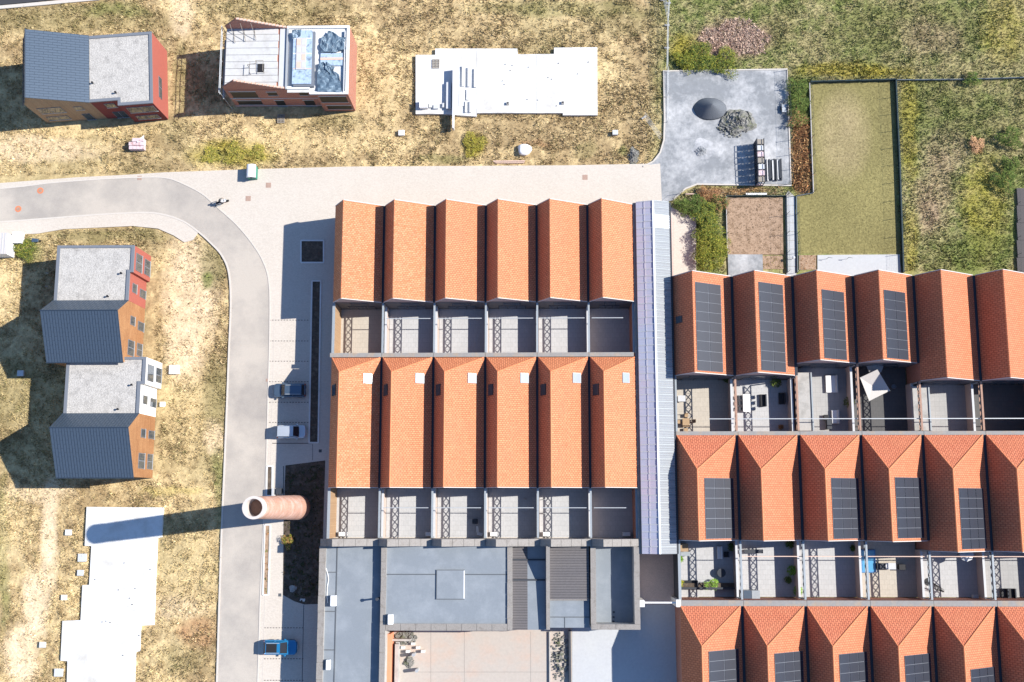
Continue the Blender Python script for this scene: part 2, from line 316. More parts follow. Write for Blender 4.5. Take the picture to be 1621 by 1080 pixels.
BLOBS = [  # cx, cy, rx, ry, colour, strength (pixels of the photograph)
 (370, 243, 75, 24, YELLOW, .8), (345, 250, 20, 10, GREEN, .6), (750, 230, 22, 20, YELLOW, .8), (60, 235, 110, 22, SAND, .55), (120, 205, 160, 10, STRAW, .6), (290, 20, 20, 40, SAND, .6),
 (520, 225, 140, 20, STRAW, .6), (600, 130, 45, 80, STRAW, .55), (430, 15, 120, 25, OLIVE, .45), (110, 30, 160, 25, OLIVE, .5), (180, 15, 60, 14, GREEN, .5), (800, 40, 150, 20, STRAW, .3), (900, 15, 160, 14, GREEN, .35),
 (1000, 130, 30, 90, BROWN, .4), (830, 215, 160, 22, BROWN, .45), (980, 30, 60, 30, OLIVE, .4), (285, 120, 14, 60, OLIVE, .6),
 (700, 250, 40, 10, GREEN, .4), (850, 228, 25, 6, RUST, .4), (930, 240, 20, 15, OLIVE, .5), (985, 240, 10, 8, GREEN, .7),
 (300, 470, 45, 110, SAND, .75), (335, 420, 24, 40, OLIVE, .7), (325, 445, 12, 14, GREEN, .7), (290, 560, 30, 60, SAND, .65), (300, 650, 40, 60, STRAW, .5), (340, 620, 20, 60, OLIVE, .5),
 (180, 372, 100, 10, OLIVE, .6), (40, 400, 25, 20, GREEN, .6), (20, 450, 40, 30, STRAW, .6), (25, 560, 50, 90, STRAW, .3), (20, 620, 40, 60, OLIVE, .35), (340, 690, 16, 30, SAND, .6), (345, 740, 12, 40, GREEN, .3),
 (78, 850, 16, 100, SAND, .95), (55, 960, 22, 60, SAND, .9), (35, 1040, 26, 60, SAND, .9), (60, 780, 60, 14, SAND, .6), (300, 780, 60, 14, STRAW, .6), (270, 778, 50, 8, YELLOW, .4),
 (5, 870, 10, 130, GREEN, .5), (20, 830, 26, 60, STRAW, .6), (300, 900, 45, 90, STRAW, .5), (310, 1000, 30, 25, RUST, .55), (290, 1040, 40, 30, OLIVE, .35), (270, 960, 60, 20, SAND, .4), (345, 780, 10, 60, GREEN, .4),
 (1125, 85, 60, 22, GREEN, .9), (1090, 75, 30, 28, YELLOW, .7), (1160, 62, 60, 32, PINK, 1.), (1230, 45, 30, 30, OLIVE, .6), (1268, 165, 16, 60, GREEN, .8), (1267, 250, 15, 60, RUST, 1.),
 (1350, 112, 90, 14, YELLOW, .85), (1450, 40, 150, 40, OLIVE, .4), (1500, 180, 120, 40, GREEN, .4), (1500, 235, 40, 40, PINK, .35), (1545, 230, 10, 12, RUST, .9), (1560, 330, 40, 90, YELLOW, .55), (1480, 300, 30, 60, PINK, .4),
 (1470, 340, 20, 40, PINK, .4), (1540, 400, 80, 40, GREEN, .6), (1440, 380, 14, 60, YELLOW, .5), (1480, 60, 50, 30, PINK, .35), (1590, 40, 40, 60, YELLOW, .4), (1440, 200, 15, 100, YELLOW, .5),
 (1110, 370, 36, 60, GREEN, .9), (1160, 302, 60, 7, RUST, .7), (1120, 305, 20, 12, RUST, .7)]
LAWN_PX = [(1283, 132), (1417, 129), (1424, 402), (1265, 402), (1261, 312), (1288, 307)]
def field_colour(x, y, seed=3):
    px, py = to_px(x, y)
    px = px + (fbm(x, y, 3.0, seed + 40) - .5) * 22; py = py + (fbm(x, y, 3.0, seed + 50) - .5) * 22
    n1 = fbm(x, y, 6.0, seed + 1); n2 = fbm(x, y, 1.3, seed + 9); n3 = fbm(x, y, 14.0, seed + 20)
    left = np.clip((1060 - px) / 40, 0, 1)[..., None]
    a = np.array
    n4 = fbm(x, y, .5, seed + 31, 2)
    k = np.clip((n1 * .5 + n2 * .45 + n4 * .35 - .50) * 3.6, 0, 1)[..., None]
    cl = a(STRAW) * (1 - k) + a(BROWN) * 1.15 * k
    cr = (a((0.37, 0.32, 0.16))) * (1 - k) + a((0.19, 0.215, 0.07)) * k
    c = cl * left + cr * (1 - left)
    g = np.clip((n3 - .55) * 5, 0, 1)[..., None] * .45; c = c * (1 - g) + a(OLIVE) * g
    for cx, cy, rx, ry, col, s in BLOBS:
        dd = ((px - cx) / rx) ** 2 + ((py - cy) / ry) ** 2
        m = (np.clip(1.35 - dd, 0, 1) * s * (.6 + .7 * n2))[..., None]; m = np.clip(m, 0, 1)
        c = c * (1 - m) + (a(col) * (.75 + .5 * n2[..., None])) * m
    # mown lawn
    ip = inpoly(*to_px(x, y), LAWN_PX)[..., None]
    px0, py0 = to_px(x, y)
    straw = np.clip(1.2 - ((px0 - 1335) / 45) ** 2 - ((py0 - 215) / 75) ** 2, 0, 1)[..., None] * (.5 + .5 * n2[..., None])
    lc = a((0.235, 0.205, 0.085)) * (1 - straw) + a((0.38, 0.305, 0.165)) * straw
    c = np.where(ip, lc * (.8 + .4 * n1[..., None]), c)
    return np.clip(c, 0, 1)

def add_cols(me, cols, domain='POINT'):
    at = me.color_attributes.new('col', 'FLOAT_COLOR', domain)
    at.data.foreach_set('color', np.concatenate([cols, np.ones((len(cols), 1))], 1).astype(np.float32).ravel())

# ------------------------------------------------------------------ ground
def axis(lo, hi, st, far):
    inner = np.arange(lo, hi, st); return np.concatenate([-np.geomspace(far, -lo + 8, 8), inner, np.geomspace(hi + 4, far, 8)])
gx = axis(-84, 84, 0.3, 900); gy = axis(-34, 86, 0.3, 900)
GX, GY = np.meshgrid(gx, gy, indexing='ij')
px_, py_ = to_px(GX, GY)
def relief(x, y): return -0.30 + 0.17 * fbm(x, y, 2.2, 77) + 0.16 * fbm(x, y, .9, 97)
GZ = relief(GX, GY)
GZ = np.where(inpoly(px_, py_, LAWN_PX), -0.06, GZ)
nx_, ny_ = len(gx), len(gy)
me = bpy.data.meshes.new('ground')
V = np.stack([GX, GY, GZ], -1).reshape(-1, 3)
ii, jj = np.meshgrid(np.arange(nx_ - 1), np.arange(ny_ - 1), indexing='ij'); b0 = (ii * ny_ + jj).ravel()
FA = np.stack([b0, b0 + ny_, b0 + ny_ + 1, b0 + 1], -1)
def np_mesh(me, V, FA):
    k = FA.shape[1]
    me.vertices.add(len(V)); me.vertices.foreach_set('co', V.astype(np.float32).ravel())
    me.loops.add(FA.size); me.loops.foreach_set('vertex_index', FA.astype(np.int32).ravel())
    me.polygons.add(len(FA)); me.polygons.foreach_set('loop_start', np.arange(0, FA.size, k, dtype=np.int32))
    me.update(calc_edges=True); me.validate()
np_mesh(me, V, FA); add_cols(me, field_colour(GX, GY).reshape(-1, 3)); me.materials.append(M['earth'])
go = bpy.data.objects.new('ground', me); C.objects.link(go); go['kind'] = 'structure'

ROAD_OUT = [(-260, 318), (0, 298), (80, 289), (160, 283), (230, 280), (262, 281), (285, 288), (320, 306), (345, 328), (375, 355), (400, 385), (418, 415), (427, 450), (428, 520), (425, 640), (423, 720), (420, 790), (417, 860), (413, 950), (409, 1080), (402, 1230)]
ROAD_IN = [(-260, 370), (0, 353), (80, 347), (160, 341), (230, 338), (262, 342), (290, 352), (313, 368), (332, 385), (350, 405), (361, 432), (364, 480), (361, 560), (358, 640), (354, 740), (350, 830), (346, 950), (342, 1080), (336, 1230)]
def smooth_line(pts, k=6):
    out = []
    for i in range(len(pts) - 1):
        p0 = pts[max(i - 1, 0)]; p1 = pts[i]; p2 = pts[i + 1]; p3 = pts[min(i + 2, len(pts) - 1)]
        for t in np.arange(0, 1, 1 / k):
            out.append(tuple(0.5 * (2 * p1[c] + (p2[c] - p0[c]) * t + (2 * p0[c] - 5 * p1[c] + 4 * p2[c] - p3[c]) * t * t + (-p0[c] + 3 * p1[c] - 3 * p2[c] + p3[c]) * t ** 3) for c in (0, 1)))
    return out + [pts[-1]]
def strip(mb, line, wd, z0, z1, side=0.5):
    """kerb-like band of width wd along a world polyline"""
    pts = [Vector((x, y)) for x, y in line]; L, R = [], []
    for i, p in enumerate(pts):
        t = (pts[min(i + 1, len(pts) - 1)] - pts[max(i - 1, 0)]).normalized(); n = Vector((-t.y, t.x))
        L.append(p + n * wd * (1 - side)); R.append(p - n * wd * side)
    for i in range(len(pts) - 1): mb.prism([tuple(L[i]), tuple(L[i + 1]), tuple(R[i + 1]), tuple(R[i])], z0, z1)
    return mb
ro = smooth_line(L_(ROAD_OUT)); ri = smooth_line(L_(ROAD_IN))
def band(mb, A, B, z):
    n = min(len(A), len(B))
    for i in range(n - 1): mb.quad((*A[i], z), (*A[i + 1], z), (*B[i + 1], z), (*B[i], z))
def resample(l, n):
    l = [Vector(p) for p in l]; ds = [0]
    for i in range(1, len(l)): ds.append(ds[-1] + (l[i] - l[i - 1]).length)
    o = []
    for t in np.linspace(0, ds[-1], n):
        k = min(max(np.searchsorted(ds, t) - 1, 0), len(l) - 2); f = (t - ds[k]) / max(ds[k + 1] - ds[k], 1e-9); o.append(tuple(l[k].lerp(l[k + 1], f)))
    return o
mb = MB(); band(mb, resample(ri, 90), resample(ro, 90), 0.02); struct('road', mb, 'asphalt')
# pavement: plaza, parking and everything under the buildings
pave = L_([(-260, 308), (0, 290), (120, 281), (200, 277), (262, 273), (400, 268), (550, 264), (900, 262), (1045, 259), (1048, 322), (1100, 345), (1100, 440), (1110, 1230)]) 
roS = [p for p in ro]
mb = MB()
A = resample(roS, 120)
poly = [tuple(p) for p in pave] + [tuple(p) for p in A[::-1]]
mb.prism(poly, -0.25, 0.035); struct('pavement', mb, 'paving')
mb = MB(); sid = L_([(-260, 392), (0, 373), (60, 370), (100, 363), (210, 358), (250, 362), (275, 373), (292, 384), (306, 380), (313, 369)])
rin = [p for p in ri if to_px(np.array(p[0]), np.array(p[1]))[0] < 314 and to_px(np.array(p[0]), np.array(p[1]))[1] < 400]
mb.prism([tuple(p) for p in sid] + [tuple(p) for p in rin[::-1]], -0.25, 0.036); struct('footpath', mb, 'paving')
mb = MB(); strip(mb, ro, 0.16, -0.1, 0.07, 1.0); strip(mb, ri, 0.22, -0.1, 0.07, 0.0); strip(mb, [(p[0] + .55, p[1]) for p in ro if p[1] < Y_(420, 470)], 0.06, -0.1, 0.05); struct('kerb', mb, 'kerb')
mb = MB(); mb.prism(L_([(-60, -60), (260, -60), (150, -6), (0, 8), (-60, 12)]), -0.3, 0.03); struct('road', mb, 'dark_asphalt')
mb = MB(); strip(mb, L_([(-60, 17), (0, 12), (155, -2), (260, -40)]), 0.5, -0.3, 0.09); struct('kerb', mb, 'kerb')
# gravel lot with kerbs
LOT = [(1050, 113), (1246, 110), (1249, 200), (1252, 292), (1103, 292), (1085, 300), (1066, 317), (1048, 322), (1045, 259), (1022, 262), (1034, 256), (1045, 242), (1051, 222), (1052, 190)]
mb = MB(); mb.prism(L_(LOT), -0.3, 0.04); struct('gravel_yard', mb, 'lot')
mb = MB(); strip(mb, L_([(1018, 264), (1034, 256), (1045, 242), (1051, 222), (1052, 190), (1050, 113), (1246, 110), (1249, 200), (1252, 294), (1103, 292), (1085, 299), (1066, 315)]), 0.2, -0.1, 0.12); struct('kerb', mb, 'kerb')
# garden surfaces
def sheet(name, px, m, z=0.03, **k):
    mb = MB(); mb.prism(L_(px), -0.3, z); return struct(name, mb, m, **k)
sheet('soil_bed', [(1151, 313), (1239, 313), (1240, 403), (1152, 403)], 'soil_brown', 0.0)
sheet('patio', [(1152, 403), (1207, 403), (1208, 440), (1153, 440)], 'lot', 0.04)
sheet('patio', [(1294, 404), (1424, 403), (1427, 445), (1294, 445)], 'concrete_pale', 0.04)
sheet('soil_bed', [(1265, 404), (1292, 404), (1292, 427), (1265, 427)], 'soil_brown', 0.0)
sheet('soil_bed', [(1207, 405), (1239, 405), (1240, 426), (1208, 426)], 'soil_brown', 0.005)
sheet('path', [(1066, 345), (1102, 345), (1102, 440), (1066, 440)], 'paving', 0.045)
mb = MB(); mb.prism(L_([(1609, 298), (1700, 298), (1710, 440), (1612, 440)]), -0.3, 0.0); dk = struct('deck', mb, 'deck')
k = 0
for t in range(5):       # five broad boards lines of the deck
    a0 = P(1609.5, 298 + t * 27.5, 0.2); a1 = P(1609.5 + 95, 298 + (t + 1) * 27.5 - 0.8, 0.2)
    MB().box(a0.x, a1.x, a1.y, a0.y, 0.0, 0.2).build('plank', 'deck', dk)
mb = MB(); mb.prism(L_([(1243, 311), (1248, 302), (1258, 311), (1261, 440), (1245, 440)]), -0.3, 0.03); gp = struct('path', mb, 'concrete')
for t in range(9):
    a0 = P(1244.5 + .12 * t, 312 + t * 13.8, .06); a1 = P(1259, 312 + (t + 1) * 13.8 - 0.7, .06)
    MB().box(a0.x, a1.x, a1.y, a0.y, 0.03, 0.06).build('paving_slab', 'concrete_pale', gp)
# alley, yard surfaces between the blocks
sheet('alley', [(1012, 345), (1064, 345), (1077, 1100), (1012, 1100)], 'alley_paving', 0.05)
sheet('yard', [(611, 985), (905, 985), (905, 1120), (611, 1120)], 'concrete_yard', 0.06)
sheet('yard', [(905.6, 985), (1012, 985), (1012, 957), (1070, 957), (1082, 1120), (905.6, 1120)], 'concrete_pale', 0.07)

for (x0, y0, x1, y1) in ((682, 1000, 682, 1120), (735, 1000, 735, 1120), (840, 1000, 840, 1120), (869, 1000, 869, 1120), (640, 1064, 869, 1064), (870, 1018, 900, 1018)):
    mb = MB(); strip(mb, L_([(x0, y0), (x1, y1)], .06), .05, .0, .066 + .0005 * (x0 % 7)); mb.build('joint', 'coping', kind='structure')
# ------------------------------------------------------------------ foundations
def slabthing(px, label, zt, joints=()):
    c = P(sum(p[0] for p in px) / len(px), sum(p[1] for p in px) / len(px)); t = thing('foundation_slab', label, 'foundation', (c.x, c.y, 0))
    mb = MB(); mb.prism(L_(px, zt), -0.3, zt); mb.build('slab', 'concrete_white', t)
    for (x0, y0, x1, y1) in joints:
        mb = MB(); strip(mb, L_([(x0, y0), (x1, y1)], zt), 0.06, zt - .05, zt + 0.006); mb.build('joint', 'concrete', t)
    return t
SLAB1 = [(137, 802.5), (258.5, 803.6), (256.3, 850.4), (249, 852), (243.5, 989.6), (222.8, 990.5), (220.7, 1031), (214.5, 1032.6), (211, 1130), (104, 1130), (106.7, 1046.8), (95.7, 1046), (98.7, 983), (127.4, 982), (130.4, 926.5), (141, 926), (144.6, 864.6), (134, 864)]
slabthing(SLAB1, 'long stepped white concrete foundation slab crossed by the chimney shadow', 0.22)
SLAB2 = [(658, 87), (689, 87), (689, 77), (819, 77), (820, 86), (877, 85.5), (877, 75.5), (945.5, 75), (946, 182.5), (891, 182.5), (891, 179), (754.5, 179), (754.5, 184.5), (701, 180.5), (658, 180.5)]
slabthing(SLAB2, 'wide white concrete foundation slab with concrete beams lying on it', 0.35, [(849, 87, 849, 178), (754.5, 80, 754.5, 183)])
Z2 = 0.35
def pbox(px0, py0, px1, py1, z0, z1, m, name, label=None, cat=None, group=None, parent=None, bevel=0.0):
    a, b = P(px0, py1, z1), P(px1, py0, z1)
    o = MB().box(a.x, b.x, a.y, b.y, z0, z1).build(name, m, parent, bevel=bevel)
    if label: tag(o, label, cat, group)
    return o
# concrete beams on slab 2
beams = [(715.6, 106, 719.2, 202.5, Z2, Z2 + 1.1, 'longest concrete beam, its end jutting past the slab edge'), (706, 130, 714, 172, Z2, Z2 + .55, 'thick bluish concrete beam left of the longest beam'),
 (731, 104, 735, 136, Z2, Z2 + .3, 'upright-lying white lintel nearest right of the long beam'), (740, 106, 744, 137, Z2, Z2 + .3, 'middle one of three upper white lintels'), (750, 108, 754, 138, Z2, Z2 + .3, 'rightmost of three upper white lintels'),
 (727, 141, 736, 168, Z2, Z2 + .12, 'broad flat white lintel below the upper lintels'), (738, 141, 743, 158, Z2, Z2 + .25, 'short white lintel beside the broad flat one'), (736, 160, 739, 178, Z2, Z2 + .3, 'left one of two thin short lintels near slab bottom'), (743, 160, 746, 178, Z2, Z2 + .3, 'right one of two thin short lintels near slab bottom')]
for x0, y0, x1, y1, z0, z1, lb in beams:
    pbox(x0, y0, x1, y1, z0, z1, 'concrete_white' if 'bluish' not in lb else 'pale_grey', 'concrete_beam', lb, 'beam', 'concrete beams on the foundation slab', bevel=0.02)
def pallet(px, py, z, label, w=1.0, h=1.3, rot=0, load=None, group='pallets lying about the building plots', lm='concrete_white', lh=0.6):
    c = P(px, py, z); t = thing('pallet', label, 'pallet', (c.x, c.y, z), group)
    for k in range(3): MB().box(c.x - w / 2 + k * (w - .1) / 2, c.x - w / 2 + .1 + k * (w - .1) / 2, c.y - h / 2, c.y + h / 2, z, z + .1).build('bearer', 'wood_grey', t)
    for k in range(6):
        y = c.y - h / 2 + k * (h - .12) / 5; MB().box(c.x - w / 2, c.x + w / 2, y, y + .12, z + .1, z + .14).build('plank', 'wood_grey', t)
    return t
pallet(690, 101.5, Z2, 'bare wooden pallet at the upper left of the white slab')
pallet(445 + 0, 188.5, -.05, 'grey wooden pallet in front of the unfinished brick house', 1.0, 1.2)
# white tank box on slab
def crate(px0, py0, px1, py1, z0, h, label, m='white', cat='box', name='box', lid=True, group=None):
    a, b = P(px0, py1, z0 + h), P(px1, py0, z0 + h); t = thing(name, label, cat, ((a.x + b.x) / 2, (a.y + b.y) / 2, z0), group)
    MB().box(a.x, b.x, a.y, b.y, z0, z0 + h * .88).build('body', m, t, bevel=.02)
    if lid: MB().box(a.x - .03, b.x + .03, a.y - .03, b.y + .03, z0 + h * .88 + .003, z0 + h).build('lid', m, t, bevel=.02)
    return t
crate(664, 158, 677, 170, Z2, 0.8, 'white box standing in the lower left corner of the white slab')
for x0, y0, x1, y1, lb in ((679, 163, 684, 170, 'small grey block beside the white box on the slab'), (686, 165, 694, 172, 'grey flat stack of sheets beside the white box'), (700, 163, 703, 170, 'small pale block at foot of the bluish beam')):
    pbox(x0, y0, x1, y1, Z2, Z2 + .35, 'pale_grey', 'concrete_block', lb, 'block', bevel=.02)
for px, py in ((804, 164.5), (891, 163.5)):
    t = thing('floor_inlet', 'small dark pipe opening in the slab %s' % ('left of the joint' if px < 850 else 'right of the joint'), 'pipe', tuple(P(px, py, Z2)))
    c = P(px, py, Z2); MB().box(c.x - .18, c.x + .18, c.y - .2, c.y + .2, Z2, Z2 + .3).build('frame', 'concrete', t); MB().lathe(c.x, c.y, [(.12, Z2 + .3), (.12, Z2 + .33)], 10).build('pipe', 'black', t)
for k in range(26):
    px, py = (random.uniform(790, 935), random.uniform(95, 172)) if k < 14 else (random.uniform(145, 240), random.uniform(880, 1060))
    z = Z2 if k < 14 else .22
    c = P(px, py, z)
    tag(MB().lathe(c.x, c.y, [(.05, z), (.05, z + .12)], 8).build('pipe_stub', 'black'), 'thin black pipe stub poking out of the %s white slab' % ('upper' if k < 14 else 'lower left'), 'pipe', 'pipe stubs in the %s slab' % ('upper' if k < 14 else 'lower left'))

# ------------------------------------------------------------------ sawtooth houses
ZG = 5.2
def avgx(pts, z): return sum(X_(x, y, z) for x, y in pts) / len(pts)
LX = [avgx([(529.8, 325), (526.3, 560), (520, 775)], ZG)] + [avgx([(608.9 + 80.4 * i, 325), (605.8 + 82.3 * i, 560), (603.7 + 83.15 * i, 775)], ZG) for i in range(5)] + [avgx([(1004, 325), (1005, 560), (1006.3, 775)], ZG)]
RX = [avgx([(1065.5 + 95.6 * i, 438), (1067.8 + 98.5 * i, 685), (1077.8 + 100.3 * i, 958)] , ZG) for i in range(8)]
def ys(px, z, *py): return [Y_(px, q, z) for q in py]
LY1N, LY1S, LT1S, LY2N, LY2S, LT2S = ys(770, ZG, 325, 478, 559, 566, 772, 853)
def door(t, x0, x1, y, z0, z1, face=-1):
    f = MB().box(x0, x1, y, y + face * .06, z0, z1).build('door', 'steel_dark', t)
    n = 3; wd = (x1 - x0) / n
    for k in range(n): MB().box(x0 + k * wd + .06, x0 + (k + 1) * wd - .06, y + face * .06, y + face * .075, z0 + .08, z1 - .08).build('pane', 'glass', f)
def bay(xl, xr, yn, ysth, R, wst, hip, mt, mh, label, group, wall='brick_wall', first=False, zg=ZG, endmat='pink_render', gtr=0.32):
    t = thing('terraced_house', label, 'house', ((xl + xr) / 2, (yn + ysth) / 2, 0), group)
    xr2 = xr - gtr; xi = xl + wst; yr = yn - hip; zr = zg + R
    MB().box(xl + .02, xr - .02, ysth + .05, yn - .05, 0, zg - .12).build('wall', wall, t)
    MB().box(xl + .03, xr - .03, ysth + .02, ysth + .049, 0, zg - .14).build('facade', 'facade_dark', t)
    # steep western slope, long eastern slope
    th = 0.14
    MB().slab([(xl, ysth, zg), (xi, ysth, zr), (xi, yr, zr), (xl, yn, zg)] [::-1], (0.05, 0, -th)).build('west_roof', mt, t)
    MB().slab([(xi, ysth, zr), (xr2, ysth, zg), (xr2, yn, zg), (xi, yr, zr)], (0, 0, -th)).build('east_roof', mt, t)
    if hip:
        MB().slab([(xl, yn, zg), (xi, yr, zr), (xr2, yn, zg)], (0, 0, -th)).build('hip_roof', mh, t)
    else:
        MB().slab([(xl + .03, yn - .04, zg - .12), (xr2 - .03, yn - .04, zg - .12), (xi, yn - .04, zr - .17)], (0, -.2, 0)).build('gable', endmat, t)
        mb = MB(); mb.bar((xl, yn + .02, zg), (xi, yn + .02, zr + .02), .07); mb.bar((xi, yn + .02, zr + .02), (xr2, yn + .02, zg + .02), .07); mb.build('verge', 'fascia', t)
    MB().slab([(xl + .03, ysth + .06, zg - .12), (xr2 - .03, ysth + .06, zg - .12), (xi, ysth + .06, zr - .17)], (0, .2, 0)).build('gable', endmat, t)
    mb = MB(); mb.bar((xl, ysth - .02, zg), (xi, ysth - .02, zr + .02), .06); mb.bar((xi, ysth - .02, zr + .02), (xr2, ysth - .02, zg + .02), .06); mb.build('verge', 'fascia', t)
    # ridge and hips
    mb = MB(); mb.bar((xi, ysth, zr + .02), (xi, yr, zr + .02), .10, n=6)
    if hip: mb.bar((xi, yr, zr + .02), (xl + .05, yn, zg + .02), .08, n=6); mb.bar((xi, yr, zr + .02), (xr2 - .05, yn, zg + .02), .08, n=6)
    mb.build('ridge', 'ridge_tile' if hip else mt, t)
    MB().box(xr2 - .02, xr + .06, ysth, yn, zg - .16, zg - .08).build('gutter', 'gutter', t)
    door(t, xl + 1.4, xr - 1.6, ysth + .04, .1, 2.4); 
    w = MB().box(xl + 2.0, xr - 2.2, ysth + .04, ysth - .01, 3.0, 4.4).build('window', 'steel_dark', t); MB().box(xl + 2.08, xr - 2.28, ysth - .01, ysth - .025, 3.08, 4.32).build('pane', 'glass', w)
    return t, xi, xr2, zr, yr
def on_east(xi, xr2, zr, u, zg=ZG):   # height of the east slope at fraction u
    return xi + (xr2 - xi) * u, zr + (zg - zr) * u
def panels(t, xi, xr2, zr, u0, u1, y0, y1, cols, rows):
    """solar panels, each a part"""
    xa, za = on_east(xi, xr2, zr, u0); xb, zb = on_east(xi, xr2, zr, u1)
    du = Vector((xb - xa, 0, zb - za)); n = Vector((-du.z, 0, du.x)).normalized(); n = n if n.z > 0 else -n
    dy = (y1 - y0) / rows; base = Vector((xa, y0, za)) + n * .14; g = .025; me_ = None
    cw = du / cols; off = t.location
    for i in range(cols):
        for j in range(rows):
            o0 = base + cw * i + Vector((0, dy * j, 0))
            if me_ is None:
                q = du.normalized(); L = cw.length; gq = .045
                p = [q * gq + Vector((0, -g if dy < 0 else g, 0)), q * (L - gq) + Vector((0, -g if dy < 0 else g, 0)), q * (L - gq) + Vector((0, dy + (g if dy < 0 else -g), 0)), q * gq + Vector((0, dy + (g if dy < 0 else -g), 0))]
                mbp = MB(); mbp.slab(p[::-1] if dy < 0 else p, -n * .04)
                me0 = bpy.data.meshes.new('solar_panel'); me0.from_pydata(mbp.v, [], mbp.f); me0.materials.append(M['solar']); me_ = me0
            o = bpy.data.objects.new('solar_panel', me_); C.objects.link(o); o.parent = t; o.location = o0 - off
    # pale rails showing in the joints
    mbp = MB(); b2 = base - n * .05
    mbp.slab([b2 - du.normalized() * .02, b2 + du + du.normalized() * .02, b2 + du + du.normalized() * .02 + Vector((0, y1 - y0, 0)), b2 - du.normalized() * .02 + Vector((0, y1 - y0, 0))][::(-1 if y1 < y0 else 1)], -n * .03)
    mbp.build('mounting_rail', 'panel_frame', t)
def roof_window(t, xi, xr2, zr, u0, u1, y0, y1, glass, west=None):
    if west is None: xa, za = on_east(xi, xr2, zr, u0); xb, zb = on_east(xi, xr2, zr, u1)
    else:
        xl, zg = west; xa, za = xl + (xi - xl) * u0, zg + (zr - zg) * u0; xb, zb = xl + (xi - xl) * u1, zg + (zr - zg) * u1
    du = Vector((xb - xa, 0, zb - za)).normalized(); n = Vector((-du.z, 0, du.x)); n = n if n.z > 0 else -n
    pa, pb = Vector((xa, 0, za)), Vector((xb, 0, zb)); Y = lambda y: Vector((0, y, 0))
    q = [pa + Y(y0), pb + Y(y0), pb + Y(y1), pa + Y(y1)]
    if y1 < y0: q = q[::-1]
    f = MB().slab([p + n * .10 for p in q], -n * .12).build('roof_window', 'steel' if west is None else 'steel_dark', t)
    ins = .09; s_ = 1 if y1 > y0 else -1
    q2 = [pa + du * ins + Y(y0 + ins * s_), pb - du * ins + Y(y0 + ins * s_), pb - du * ins + Y(y1 - ins * s_), pa + du * ins + Y(y1 - ins * s_)]
    if y1 < y0: q2 = q2[::-1]
    MB().slab([p + n * .115 for p in q2], -n * .02).build('pane', glass, f)

GL1 = 'upper row of the left sawtooth block'; GL2 = 'middle row of the left sawtooth block'
for i in range(6):
    ex = {0: ', heavily mottled roof', 1: ', slightly mottled roof'}.get(i, '')
    t, xi, xr2, zr, yr = bay(LX[i], LX[i + 1], LY1N, LY1S, 2.8, 1.55, 0, 'tile_mottled' if i < 2 else 'tile_left', None,
        '%s orange house from the left, upper row of left block%s' % (ORD[i], ex), GL1, gtr=0.3 if i < 5 else .02)
    t, xi, xr2, zr, yr = bay(LX[i], LX[i + 1], LY2N, LY2S, 2.8, 1.55, 2.2, 'tile_mottled' if i == 0 else 'tile_left', 'tile_hip_left',
        '%s orange hipped house from the left, second row of left block' % ORD[i], GL2, gtr=0.3 if i < 5 else .02)
    ya, yb = ys(770, 6.6, 606, 590)
    roof_window(t, xi, xr2, zr, .58, .80, ya, yb, 'skylight_glass')
    ya, yb = ys(770, 6.6, 626, 608)
    roof_window(t, xi, xr2, zr, .22, .62, ya, yb, 'glass', west=(LX[i], ZG))
RR1 = [594, 594, 575, 575, 603, 603, 603]; RR2 = [855, 855, 855, 856, 872, 872, 872]
RYN1 = Y_(1300, 437, ZG); RYN2, RTS1 = Y_(1300, 689, ZG), Y_(1300, 683, ZG); RYN3, RTS2 = Y_(1300, 960, ZG), Y_(1300, 951, ZG); RYS3 = Y_(1300, 1135, ZG)
PAN1 = {0: (.07, .72, 449, 588, 2, 9), 1: (.10, .75, 449, 588, 2, 9), 2: (.12, .74, 461, 569, 2, 7), 3: (.12, .74, 462, 569, 2, 7)}
PAN2 = {0: (.17, .90, 757, 853, 3, 6), 2: (.15, .90, 757, 853, 3, 6), 3: (.15, .90, 756, 852, 3, 6), 4: (.13, .87, 773, 869, 3, 6)}
PAN3 = {0: (.16, .90, 1030, 1110, 2, 5), 1: (.17, .90, 1033, 1110, 3, 5), 2: (.15, .90, 1034, 1110, 3, 5), 3: (.15, .88, 1036, 1110, 3, 5), 4: (.15, .86, 1057, 1110, 3, 4)}
def plabel(p): return ' with black solar panels' if p else ' with no solar panels'
RYS1 = []; RYS2 = []
for i in range(7):
    s1, s2 = Y_(1300, RR1[i], ZG), Y_(1300, RR2[i], ZG); RYS1.append(s1); RYS2.append(s2)
    for row, (yn, ysth, hip, pan, nm) in enumerate(((RYN1, s1, 0, PAN1.get(i), 'upper'), (RYN2, s2, 4.4, PAN2.get(i), 'middle'), (RYN3, RYS3, 4.4, PAN3.get(i), 'bottom'))):
        t, xi, xr2, zr, yr = bay(RX[i], RX[i + 1], yn, ysth, 3.4, 2.05, hip, 'tile_right', 'tile_hip_right',
            '%s red-roofed house from the left, %s row of right block,%s' % (ORD[i], nm, plabel(pan)), '%s row of the right sawtooth block' % nm, gtr=.36)
        if pan:
            u0, u1, p0, p1, cc, rr = pan; zm = 7
            panels(t, xi, xr2, zr, u0, u1, Y_(1300, p0, zm), Y_(1300, p1, zm), cc, rr)
        if row == 0 and i == 0:
            roof_window(t, xi, xr2, zr, .15, .45, Y_(1100, 512, 6), Y_(1100, 501, 6), 'glass', west=(RX[0], ZG))

